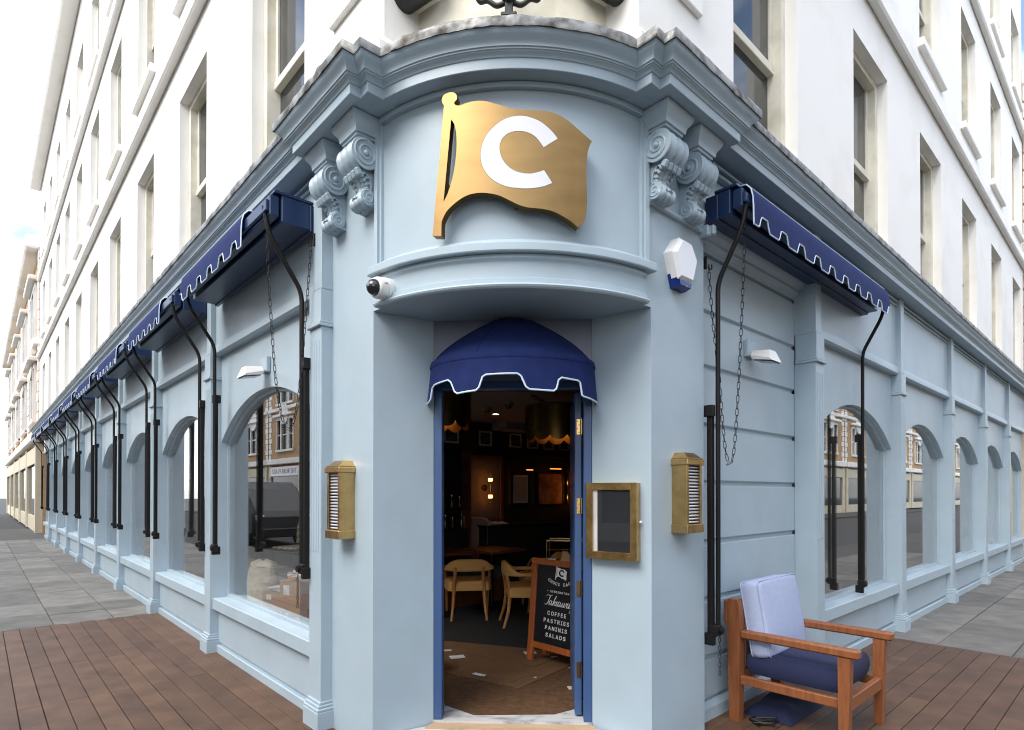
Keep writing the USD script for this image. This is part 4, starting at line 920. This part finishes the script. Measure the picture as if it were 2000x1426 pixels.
# ---- wall lights with two glass tubes
def sconce(u, z, lb):
    s = thing('wall_light', lb, 'wall light', tuple((AW @ np.array([u, 3.80, z, 1]))[:3]), 45, 'wall lights with two glass tubes')
    obj(s, 'rose', lathe([(0, -.025), (.045, -.02), (.05, 0), (0, 0)], 20, 'y'), 'polished_brass'); obj(s, 'arm', tube([(0, -.02, 0), (0, -.13, 0)], .009, 8), 'polished_brass')
    obj(s, 'holder', mv(lathe([(0, -.045), (.022, -.045), (.022, .045), (0, .045)], 18), 0, -.14, 0), 'polished_brass')
    for q in (-1, 1):
        obj(s, 'glass_tube', mv(lathe([(.030, .0), (.032, .0), (.032, .155), (.030, .155)], 20), 0, -.14, .045 if q > 0 else -.20), 'pane_clear')
        obj(s, 'glowing_core', mv(lathe([(0, -.022), (.029, -.022), (.029, .022), (0, .022)], 18), 0, -.14, q * .118), 'lamp_core')
        obj(s, 'end_cap', mv(lathe([(0, 0), (.033, 0), (.033, .006), (0, .006)], 18), 0, -.14, .2005 if q > 0 else -.2065), 'polished_brass')
sconce(2.945, 1.655, 'lit wall light with two glass tubes on the pale panel'); sconce(4.76, 1.63, 'lit wall light with two glass tubes at the far right, beside the orange picture')
# ---- hanging lampshades with scalloped edges
def pendant(x, y, zb, r, lb):
    p = thing('pendant_lamp', lb, 'pendant lamp', (x, y, zb), 0, 'scalloped pendant lamps')
    n = 160; A_ = np.linspace(0, 2 * math.pi, n + 1); V = np.zeros((n + 1, 9, 3))
    ns = 12
    tong = lambda a_, A: A * (1 - math.sqrt(max(0, 1 - (2 * ((a_ * ns / (2 * math.pi)) % 1.0) - 1) ** 2)))
    for i, a_ in enumerate(A_):
        zl = tong(a_, .060)
        for j, q in enumerate(np.linspace(0, 1, 9)): V[i, j] = (r * math.cos(a_), r * math.sin(a_), zl + .075 + (.245 - zl) * q)
    obj(p, 'shade', shell(V, .003), 'lamp_brass', 50)
    V2 = np.zeros((n + 1, 6, 3))
    for i, a_ in enumerate(A_):
        zl = tong(a_ + .26, .060) - .012
        for j, q in enumerate(np.linspace(0, 1, 6)): V2[i, j] = (.955 * r * math.cos(a_), .955 * r * math.sin(a_), zl + (.15 - zl) * q)
    obj(p, 'inner_shade', shell(V2, .003), 'lamp_brass', 50)
    obj(p, 'top_plate', mv(lathe([(0, .318), (r, .318), (r, .322), (0, .322)], 40), 0, 0, 0), 'lamp_brass')
    obj(p, 'stem', mv(trimesh.creation.cylinder(.008, max(.03, CEIL - zb - .322), sections=10), 0, 0, .322 + max(.03, CEIL - zb - .322) / 2), 'polished_brass')
    for k in range(3): obj(p, 'bulb', mv(trimesh.creation.icosphere(2, .028), .12 * math.cos(k * 2.1), .12 * math.sin(k * 2.1), .14), 'pendant_bulb')
pendant(.345, 2.05, 2.085, .31, 'wide scalloped brass pendant lamp at the right of the doorway'); pendant(-.70, 1.32, 2.13, .31, 'scalloped brass pendant lamp cut by the left door post')
for nm, lb, ct, x, y, m in (('downlight', 'small lit downlight in the ceiling', 'downlight', -.37, 3.86, [(0, -.004), (.04, -.004), (.04, 0), (0, 0)]),):
    d_ = thing(nm, lb, ct, (x, y, CEIL)); obj(d_, 'lens', lathe(m, 18), 'downlight'); obj(d_, 'ring', lathe([(.041, -.006), (.055, -.004), (.055, 0), (.041, 0)], 24), 'mount_card')
for x, y, lb in ((-.43, 3.3, 'left smoke detector on the ceiling'), (-.16, 2.95, 'right smoke detector on the ceiling, nearer the big lampshade')):
    d_ = thing('smoke_detector', lb, 'smoke detector', (x, y, CEIL)); obj(d_, 'base', lathe([(0, -.03), (.05, -.03), (.055, 0), (0, 0)], 22), 'plaster_grey'); obj(d_, 'sensor', mv(lathe([(0, -.03), (.025, -.03), (.03, 0), (0, 0)], 18), 0, 0, -.0305), 'dark_dome')
# ---- brass framed trolley behind the board
tr = thing('brass_trolley', 'brass framed drinks trolley behind the chalkboard', 'trolley', (.52, 3.25, FZ), -8)
for s in (-1, 1):
    obj(tr, 'side_frame', tube(spline([(s * .24, -.15, .0), (s * .24, -.15, .45), (s * .24, -.15, .86), (s * .215, -.15, .90), (s * .0, -.15, .90)], 6), .011, 8), 'polished_brass', 60)
    obj(tr, 'side_frame', tube(spline([(s * .24, .15, .0), (s * .24, .15, .45), (s * .24, .15, .86), (s * .215, .15, .90), (s * .0, .15, .90)], 6), .011, 8), 'polished_brass', 60)
for z_ in (.68, .80): obj(tr, 'rail', tube([(-.235, -.15, z_), (.235, -.15, z_)], .009, 8), 'polished_brass')
obj(tr, 'tray', [cb(-.235, .235, -.14, .14, .64, .66, .003), cb(-.235, .235, -.14, .14, .25, .27, .003)], 'dark_wall')

# ---- chalkboard A-board
ab = thing('chalkboard_sign', 'orange wood framed chalkboard listing takeaway food just inside the door', 'board', (.061, 1.565, FZ), -45)
Wd, Hd = .70, .885; TILT = -5.0
def tl(m): return rot(m, TILT, [1, 0, 0], (0, 0, 0))
fw = .062
for s in (0, 1): obj(ab, 'leg', tl(cb(s * (Wd - fw), s * (Wd - fw) + fw, -.002, .032, 0, Hd - .052, .003)), 'orange_wood')
obj(ab, 'top_rail', tl(cb(-.004, Wd + .004, -.006, .036, Hd - .0515, Hd, .003)), 'orange_wood')
obj(ab, 'bottom_rail', tl(cb(fw + .0005, Wd - fw - .0005, -.001, .030, .128, .180, .003)), 'orange_wood')
for s in (0, 1): obj(ab, 'rear_leg', rot(cb(s * (Wd - fw) + .0, s * (Wd - fw) + fw, .04, .065, 0, Hd - .06, .003), 10, [1, 0, 0], (0, .05, Hd)), 'orange_wood')
bd = obj(ab, 'board', tl(bx(fw + .001, Wd - fw - .001, .010, .020, .181, Hd - .053)), 'board_black', False)
def letters(name, m, x, z):
    """m: text in its own xy plane, put on the board centred at x with its base line at z"""
    v = np.array(m.vertices); v[:, 0] -= (v[:, 0].min() + v[:, 0].max()) / 2
    w = trimesh.Trimesh(np.column_stack([v[:, 0] + x, .0095 - v[:, 2], v[:, 1] + z]), m.faces, process=False)
    obj(bd, name, tl(w), 'chalk_white', False)
def spaced(text, h, gap, bold=True):
    ms = []; x = 0
    for ch_ in text:
        if ch_ == ' ': x += h * .6; continue
        m = meshkit.text_mesh(ch_, h, .0012, bold); b = m.bounds; m.apply_translation([x - b[0][0], 0, 0]); ms.append(m); x += b[1][0] - b[0][0] + gap
    return cat_(ms)
for txt, z in (('COFFEE', .425), ('PASTRIES', .363), ('PANINIS', .303), ('SALADS', .243)):
    letters('lettering', spaced(txt, .0315, .0135), .312, z - .002)
letters('lettering', spaced('KENSINGTON', .0165, .0085), .332, .612)
for s in (-1, 1): letters('lettering', bx(-.007, .007, -.0015, .0015, 0, .0012), .332 + s * .135, .620)
ms = []
word = 'CHUCS CAFE'; ang = np.linspace(-.43, .43, len(word))
for ch_, a_ in zip(word, ang):
    if ch_ == ' ': continue
    m = meshkit.text_mesh(ch_, .025, .0012, True); b = m.bounds; m.apply_translation([-(b[0][0] + b[1][0]) / 2, -.012, 0])
    m = rot(m, math.degrees(a_), [0, 0, 1]); m.apply_translation([.305 * math.sin(a_), -.305 * math.cos(a_), 0]); ms.append(m)
v0 = cat_(ms); w = trimesh.Trimesh(np.column_stack([v0.vertices[:, 0] + .332, .0095 - v0.vertices[:, 2], v0.vertices[:, 1] + .990]), v0.faces, process=False)
obj(bd, 'lettering', tl(w), 'chalk_white', False)
# little flag emblem
k = .150
def em(P): return [(x * k, (z - 3.3) * k) for x, z in P]
p_em = Polygon(em(OUT)).buffer(0).difference(Polygon(em(HOLE)).buffer(0)).difference(Polygon(em(LET)).buffer(.0006))
m = xzext(p_em, 0, .0012); obj(bd, 'flag_emblem', tl(mv(m, .332, .0083, .768)), 'chalk_white', False)
# brush script word, drawn as pen strokes
def stroke(P, w=.0032): return [(x * .040, y * .040, .0006, w) for x, y in spline(P, 6)]
SC = [[(-.25, 1.75), (.15, 2.05), (.8, 2.0), (1.5, 2.15)], [(.95, 2.0), (.75, 1.2), (.45, .25), (.0, .0), (-.3, .22)],
      [(1.55, .85), (1.2, 1.0), (.95, .5), (1.05, .05), (1.35, .15), (1.62, .9), (1.55, .25), (1.75, .02), (2.05, .45)],
      [(2.05, .45), (2.5, 1.6), (2.62, 2.05), (2.4, 1.7), (2.1, .6), (2.0, .0)], [(2.12, .45), (2.45, .9), (2.6, .8), (2.3, .5), (2.55, .05), (2.85, .3)],
      [(2.85, .3), (3.15, .65), (3.2, .92), (2.98, .85), (2.92, .35), (3.1, .03), (3.5, .4)],
      [(4.05, .85), (3.7, 1.0), (3.48, .5), (3.58, .05), (3.85, .15), (4.12, .9), (4.05, .25), (4.25, .02), (4.5, .4)],
      [(4.5, .4), (4.68, .92), (4.62, .3), (4.8, .02), (5.05, .4), (5.2, .92), (5.12, .25), (5.35, .02), (5.6, .5), (5.6, .9), (5.85, .72)],
      [(6.5, .85), (6.15, 1.0), (5.93, .5), (6.03, .05), (6.3, .15), (6.57, .9), (6.5, .25), (6.7, .02), (6.95, .4)],
      [(6.95, .4), (7.12, .92), (7.05, .3), (7.25, .05), (7.5, .35), (7.65, .92), (7.5, .0), (7.2, -.8), (6.85, -.75), (7.1, -.3), (7.9, .3)]]
ms = []
for st in SC:
    q = stroke(st); P = np.array([(a_, b_, 0) for a_, b_, _, _ in q]); T = np.gradient(P, axis=0); ddn = -T[:, 1] / np.maximum(np.linalg.norm(T, axis=1), 1e-9)
    m = tube(P, .0020 + .0022 * np.clip(ddn, 0, 1), 6); m.vertices[:, 2] *= .25; ms.append(m)
v0 = cat_(ms); vx = v0.vertices.copy(); vx[:, 0] += vx[:, 1] * .22; vx[:, 0] -= (vx[:, 0].min() + vx[:, 0].max()) / 2
w = trimesh.Trimesh(np.column_stack([vx[:, 0] + .332, .0092 - vx[:, 2], vx[:, 1] + .505]), v0.faces, process=False); obj(bd, 'lettering', tl(w), 'chalk_white', 60)
pc_ = thing('card_holder', 'tan paper card standing on top of the chalkboard frame', 'card', tuple((np.array([.061, 1.565, FZ + Hd - .003]) + np.array([.40 * S + .07 * S, -.40 * S + .07 * S, 0]))), -40)
obj(pc_, 'card', rot(xzext(Polygon([(-.06, 0), (.065, 0), (.068, .062), (.01, .062), (.008, .078), (-.055, .082)]), 0, .004), -12, [1, 0, 0]), 'box_card', False)
pn = thing('chalk_pen', 'pale chalk pen lying on top of the chalkboard frame', 'pen', tuple((np.array([.061, 1.565, FZ + Hd + .003]) + np.array([.25 * S + .06 * S, -.25 * S + .06 * S, 0]))), -45)
obj(pn, 'barrel', lathe([(0, -.045), (.006, -.045), (.006, .045), (0, .045)], 10, 'x'), 'mount_card'); obj(pn, 'cap', lathe([(0, .0455), (.0065, .0455), (.0065, .062), (0, .062)], 10, 'x'), 'green_glass')

# ================================================================== BEHIND THE LEFT WINDOW
def carton(label, t, p, z, w, d, h, rz):
    c = thing('cardboard_box', label, 'box', fp('L', t, p, z), rz)
    obj(c, 'body', cb(-w / 2, w / 2, -d / 2, d / 2, 0, h, .003), 'box_card')
    obj(c, 'flap', rot(bx(-w / 2, w / 2, -d / 2, -.004, h + .001, h + .004), -4, [1, 0, 0], (0, -d / 2, h)), 'box_card', False); obj(c, 'flap', rot(bx(-w / 2, w / 2, .004, d / 2, h + .001, h + .004), 5, [1, 0, 0], (0, d / 2, h)), 'box_card', False)
    obj(c, 'tape', bx(-w / 2 - .001, w / 2 + .001, -.025, .025, h * .0 + .02, h * .35), 'cardboard', False)
    obj(c, 'paper_label', [bx(-w * .3, -w * .3 + .07, -d / 2 - .0015, -d / 2 - .0005, h * .68, h * .90), bx(-w * .2, -w * .2 + .04, -d / 2 - .0015, -d / 2 - .0005, h * .2, h * .27)], 'paper', False)
carton('taller brown cardboard box behind the window glass, beside the pilaster', 1.99, -.37, .432, .24, .22, .385, -23)
carton('lower brown cardboard box behind the window glass, left of the taller box', 2.42, -.38, .432, .26, .22, .23, -28)
pl_ = thing('paper_stack', 'white papers lying on the lower cardboard box', 'paper', fp('L', 2.42, -.38, .672), -20)
for k in range(3): obj(pl_, 'sheet', rot(hull([(sx * .11, sy * .08, z) for sx in (-1, 1) for sy in (-1, 1) for z in (.012 * k, .012 * k + .004)] + [(.10, .07, .012 * k + .025)]), 14 * k - 12, [0, 0, 1]), 'paper', False)
tp = thing('wrapping_tangle', 'crumpled red and white wrapping on the taller cardboard box', 'wrapping', fp('L', 1.99, -.37, .825), 0)
rw = random.Random(9)
for k in range(9):
    P = [(rw.uniform(-.12, .12), rw.uniform(-.08, .08), rw.uniform(.0, .07)) for _ in range(5)]; obj(tp, 'crumple', hull(np.array(P) + [0, 0, .0]), 'paper' if k % 3 else 'shop_orange', False)
sk = thing('sack', 'rough cream cloth sack standing behind the window glass at the left', 'sack', fp('L', 2.80, -.34, .432), -45)
V = np.zeros((33, 17, 3))
for i, a_ in enumerate(np.linspace(0, 2 * math.pi, 33)):
    for j, q in enumerate(np.linspace(0, 1, 17)):
        r_ = (.19 * (1 - .25 * q ** 2) + .012 * math.sin(a_ * 5 + q * 9)) * (1 if q < .97 else .3); V[i, j] = (r_ * math.cos(a_) * 1.1, r_ * math.sin(a_) * .75, q * .50 + .01 * math.sin(3 * a_))
obj(sk, 'cloth', grid(V), 'sack_cloth', 60); obj(sk, 'tie', tube([(.17 * math.cos(a_), .11 * math.sin(a_), .44) for a_ in np.linspace(0, 6.28, 24)], .006, 6), 'cardboard')
# woven bistro chairs stacked behind the glass
wc = thing('woven_chair', 'woven cream and black chair with a dark hoop back behind the window glass', 'chair', fp('L', 2.80, -.66, .4315), -30)
obj(wc, 'seat', cb(-.17, .17, -.15, .15, .56, .61, .01), 'rattan'); obj(wc, 'seat_edge', tube([(x, y, .585) for x, y in sbox(-.172, -.152, .172, .152).buffer(.012).exterior.coords[:-1]], .012, 8, closed=True), 'black_metal', 60)
hp = [(-.17 * math.cos(q), .14, .61 + .34 * math.sin(q) ** .7) for q in np.linspace(0.01, math.pi - .01, 30)]
obj(wc, 'back_hoop', tube(hp, .013, 8), 'black_metal', 60)
obj(wc, 'back_weave', xf(ext(Polygon([(x * .90, z) for x, _, z in hp if x < -.02] + [(-.02, .62)]).buffer(0), .008), np.array([[1, 0, 0, 0], [0, 0, 1, .135], [0, 1, 0, 0], [0, 0, 0, 1.]])), 'rattan', False)
for sx in (-1, 1):
    for sy in (-1, 1): obj(wc, 'leg', tube([(sx * .155, sy * .135, .57), (sx * .17, sy * .15, 0)], .012, 8), 'black_metal')

# ================================================================== ARMCHAIR ON THE RIGHT DECK
ac = thing('armchair', 'teak armchair with pale blue cushion and navy seat on the deck by the right wall', 'armchair', fp('R', 1.262, .04, .0335), 45)
# local: x along the wall to the right, -y out from the wall; the back is at the wall
for s in (-1, 1):
    obj(ac, 'rear_post', hull([(s * .33 + q * .036 + o, y, z) for q in (-1, 1) for z, o, ya, yb in ((0, 0, -.045, .02), (.62, 0, -.055, .035), (.79, 0, -.05, .035), (.83, 0, -.035, .03)) for y in (ya, yb)]), 'teak', False)
    obj(ac, 'post_ear', cb(s * .33 - .037, s * .33 + .037, .0352, .062, .66, .82, .006), 'teak')
    obj(ac, 'front_post', hull([(s * .33 + q * .030, y, z) for q in (-1, 1) for z, ya, yb in ((0, -.72, -.67), (.57, -.735, -.665)) for y in (ya, yb)]), 'teak', False)
    obj(ac, 'arm_rail', cb(s * .33 - .034, s * .33 + .034, -.78, -.0555, .571, .625, .01), 'teak')
    obj(ac, 'side_rail', cb(s * .33 - .02, s * .33 + .02, -.665, -.05, .255, .315, .005), 'teak')
obj(ac, 'front_rail', cb(-.299, .299, -.72, -.68, .24, .32, .005), 'teak'); obj(ac, 'back_rail', cb(-.293, .293, -.02, .02, .25, .32, .005), 'teak'); obj(ac, 'back_rail', cb(-.293, .293, -.02, .02, .70, .78, .008), 'teak')
for k in range(5): obj(ac, 'back_slat', cb(-.25 + .108 * k, -.20 + .108 * k, -.012, .012, .321, .699, .003), 'teak')
def cushion(w, d, h, bul):
    m = trimesh.creation.box([1, 1, 1]); 
    for _ in range(4): m = m.subdivide()
    v = np.array(m.vertices) * 2
    r_ = np.abs(v); e = lambda a_: 1 - .10 * a_ ** 8
    vx = v[:, 0] * w / 2 * (1 - .03 * r_[:, 1] ** 4); vy = v[:, 1] * d / 2 * (1 - .03 * r_[:, 0] ** 4); vz = v[:, 2] * h / 2 * (1 + bul * (1 - r_[:, 0] ** 2) * (1 - r_[:, 1] ** 2))
    k = 1 - .06 * (np.maximum(r_[:, 0], r_[:, 1]) ** 12) * (r_[:, 2] ** 2)
    return trimesh.Trimesh(np.column_stack([vx * k, vy * k, vz]), m.faces, process=False)
def piping(w, d, z, r=.005): return tube([(x, y, z) for x, y in sbox(-w / 2, -d / 2, w / 2, d / 2).buffer(-.03).buffer(.03).exterior.coords[:-1]], r, 6, closed=True)
obj(ac, 'seat_cushion', mv(cushion(.60, .60, .15, .12), 0, -.36, .40), 'navy_fabric', 60)
bc = cushion(.62, .52, .15, .25)
bcm = mv(rot(bc, 80, [1, 0, 0]), 0, -.13, .70)
obj(ac, 'back_cushion', bcm, 'light_blue_fabric', 60)
for q in (-.06, .06): obj(ac, 'cushion_piping', mv(rot(piping(.605, .505, q), 80, [1, 0, 0]), 0, -.13, .70), 'light_blue_fabric', 60)
cbx = thing('cable_heap', 'small heap of black cable on the deck beside the armchair leg', 'cable', fp('R', 1.0, .22, .034))
rc = random.Random(12)
for k in range(5):
    P = [(rc.uniform(-.09, .09), rc.uniform(-.06, .06), .005 + .010 * k * rc.random()) for _ in range(6)]; obj(cbx, 'loop', tube(spline(P, 6), .006, 6), 'black_cable', 60)
sh_ = thing('folded_cover', 'dark folded cover lying on the deck behind the armchair legs', 'cover', fp('R', 1.38, .16, .034), 45)
V = np.zeros((21, 13, 3))
for i, x in enumerate(np.linspace(-.30, .30, 21)):
    for j, y in enumerate(np.linspace(-.20, .14, 13)):
        e = max(abs(x) / .30, abs((y + .03) / .17)); V[i, j] = (x, y, (.10 + .02 * math.sin(x * 17 + y * 9)) * max(0, 1 - e ** 3) + .002)
obj(sh_, 'cloth', grid(V), 'navy_fabric', 60)

# ================================================================== ACROSS THE LEFT STREET (seen in the window glass)
def row_house(label, loc, rz, sign=None, shop='shop_cream'):
    """a brick house; local x along its front, y into the house, the front at y = 0"""
    h = thing('brick_house', label, 'house', loc, rz)
    def b(t1, t2, p1, p2, z1, z2, c=0): return cb(t1, t2, p1, p2, z1, z2, c) if c else bx(t1, t2, p1, p2, z1, z2)
    t0, t1, tm = -3.0, 3.0, 0.0
    obj(h, 'wall', [b(t0, t1, .12, 4.0, 0, 11.5)], 'brick_wall', False)
    face = sbox(t0, 3.9, t1, 11.5)
    wins = [(tm - 1.45, tm - .75), (tm - .6, tm + .6), (tm + .75, tm + 1.45)]
    for zf in (4.3, 7.6):
        for a_, b_ in wins: face = face.difference(sbox(a_, zf + .3, b_, zf + 2.4))
    obj(h, 'brick_face', xzext(face, 0, .119), 'brick_wall', False)
    for j in range(18):
        for e in (0, 1):
            L = .55 if j % 2 else .38; a_ = t0 if e == 0 else t1 - L
            obj(h, 'quoin', b(a_ + .02, a_ + L - .02, -.05, 0, 3.95 + j * .40, 3.95 + j * .40 + .345, .02), 'white_stucco', False)
    obj(h, 'string_course', b(t0, t1, -.25, .1, 3.55, 3.95, .05), 'white_stucco'); obj(h, 'string_course', b(t0, t1, -.18, .1, 7.35, 7.60, .04), 'white_stucco'); obj(h, 'eaves', b(t0, t1, -.45, .2, 11.1, 11.6, .06), 'white_stucco')
    for zf in (4.3, 7.6):
        for a_, b_ in wins:
            f = obj(h, 'window', [b(a_ - .07, a_, -.08, .1, zf + .2, zf + 2.5), b(b_, b_ + .07, -.08, .1, zf + .2, zf + 2.5), b(a_, b_, -.08, .1, zf + 2.4, zf + 2.6), b(a_ - .07, b_ + .07, -.14, .1, zf + .15, zf + .3), b(a_, b_, .02, .09, zf + 1.32, zf + 1.40)], 'white_stucco', False)
            obj(f, 'pane', b(a_, b_, .095, .10, zf + .3, zf + 2.4), 'dark_glass', False)
        obj(h, 'window_head', [b(tm - 1.75, tm + 1.75, -.30, .0, zf + 2.62, zf + 2.80, .03)] + ([mv(lathe([(0, 0), (.75, 0), (.75, .14), (0, .14)], 32, 'y'), tm, -.14, zf + 2.80)] if zf < 5 else []), 'white_stucco')
    for a_ in (t0 + .1, t1 - .5): obj(h, 'shop_pier', b(a_, a_ + .4, -.1, .12, 0, 3.5), shop, False)
    obj(h, 'shop_window', b(t0 + .5, t1 - .5, .0, .1, .6, 2.7), 'dark_glass', False); obj(h, 'stall_riser', b(t0 + .5, t1 - .5, -.05, .1, 0, .6), shop, False)
    sb_ = obj(h, 'sign_board', b(t0 + .5, t1 - .5, -.10, .0, 2.72, 3.4, .02), 'letter_white' if sign else shop)
    if sign:
        m = spaced(sign, .30, .10); v = np.array(m.vertices); v[:, 0] -= (v[:, 0].min() + v[:, 0].max()) / 2
        obj(sb_, 'lettering', trimesh.Trimesh(np.column_stack([v[:, 0], -.101 - v[:, 2] * 4, 2.92 + v[:, 1]]), m.faces, process=False), 'board_black', False)
    return h
H0 = None
ORD = 'first second third fourth fifth sixth seventh eighth ninth tenth eleventh twelfth thirteenth fourteenth fifteenth sixteenth'.split()
for side, ts in (('L', (-5.6, .6, 6.8, 13.0, 19.2, 25.4, 31.6, 37.9, 44.1, 50.3)), ('R', (-5.6, .6, 6.8, 13.0, 19.2, 25.4, 31.6, 37.8, 44.0, 50.2, 56.4, 62.6, 68.8, 75.0, 81.2, 87.4))):
    for k, tc in enumerate(ts):
        lb = '%s brick house with white quoins across the %s' % (ORD[k], 'left street, mirrored in the cafe window' if side == 'L' else 'right street')
        loc = fp(side, tc, 14.0); rz = 135 if side == 'L' else 225
        if side == 'L' and k == 6: row_house(lb, loc, rz, None, 'shop_orange')
        elif side == 'L' and k == 7: row_house('brick house with a white shop sign THE WINE PLACE, mirrored in the cafe window', loc, rz, 'THE WINE PLACE')
        elif H0 is None: H0 = row_house(lb, loc, rz)
        else: copy_of(H0, 'brick_house', loc, rz, lb, 'house')
for side, t_e, rz in (('L', TL, -45), ('R', TR, 45)):
    for k in range(5):
        copy_of(H0, 'brick_house', fp(side, t_e + 3.05 + 6.05 * k, 0.0), rz, '%s brick house beyond the cafe building along the %s street' % (ORD[k], 'left' if side == 'L' else 'right'), 'house')
pv2 = obj('/World', 'pavement', [fbox('R', -9, 60, 11.2, 14.0, -.3, 0.0)], 'paving', False); tag(stage.GetPrimAtPath(pv2), 'grey stone pavement on the far side of the right street', 'pavement', kind='structure')
pv2 = obj('/World', 'pavement', [fbox('L', -9, 70, 11.2, 14.0, -.3, 0.0)], 'paving', False); tag(stage.GetPrimAtPath(pv2), 'grey stone pavement on the far side of the left street', 'pavement', kind='structure')

# grey van at the kerb of the left street
vn = thing('parked_van', 'dark grey panel van parked at the kerb, mirrored in the left window', 'van', fp('L', 17.5, 5.1, -.12), -45)
prof = [(-2.45, .35), (2.45, .35), (2.45, .95), (2.30, 1.15), (1.75, 1.28), (1.15, 1.98), (1.0, 2.05), (-2.30, 2.08), (-2.42, 1.95)]
pv_ = Polygon(prof).buffer(-.06).buffer(.06)
lay = [(x, y * .93 if False else y_, z) for x, z in pv_.exterior.coords for y_ in (-.88, .88)]
body = hull([(x, y_, z) for x, z in pv_.exterior.coords for y_ in (-.80, .80)] + [(x * .985, y_, z * .97 + .03) for x, z in pv_.buffer(-.10).exterior.coords for y_ in (-.93, .93)])
obj(vn, 'body', body, 'van_grey', 25)
obj(vn, 'windscreen', hull([(x, y_, z) for x, z in ((1.73, 1.32), (1.22, 1.93)) for y_ in (-.72, .72)] + [(x + .03, y_, z + .03) for x, z in ((1.73, 1.32), (1.22, 1.93)) for y_ in (-.68, .68)]), 'dark_glass', False)
for s in (-1, 1):
    obj(vn, 'side_window', hull([(x, s * y_, z) for x, z in ((1.55, 1.30), (.65, 1.30), (.65, 1.88), (1.10, 1.88)) for y_ in (.90, .935)]), 'dark_glass', False)
    obj(vn, 'sliding_door', cb(-.65, .50, s * .925, s * .938, .45, 1.85, .01), 'van_grey'); obj(vn, 'door_hinge', [cb(-.75, -.6, s * .93, s * .95, z_, z_ + .05, .005) for z_ in (.8, 1.45)], 'black_metal')
    obj(vn, 'mirror', cb(1.35, 1.45, s * .95, s * 1.12, 1.25, 1.50, .02), 'black_metal'); obj(vn, 'headlight', cb(2.30, 2.44, s * .60, s * .85, .85, 1.02, .02), 'clear_cover'); obj(vn, 'tail_light', cb(-2.46, -2.40, s * .72, s * .86, .95, 1.45, .01), 'shop_orange')
    for x in (-1.55, 1.55):
        wl = obj(vn, 'wheel', mv(lathe([(0, -.1), (.28, -.1), (.33, -.06), (.33, .06), (.28, .1), (0, .1)], 28, 'y'), x, s * .82, .33), 'tyre'); obj(wl, 'rim', mv(lathe([(0, -.11), (.2, -.11), (.2, .11), (0, .11)], 20, 'y'), x, s * .82, .33), 'grey_plastic')
obj(vn, 'bumper', [cb(2.40, 2.52, -.85, .85, .32, .60, .04), cb(-2.50, -2.40, -.85, .85, .32, .60, .04)], 'black_metal')
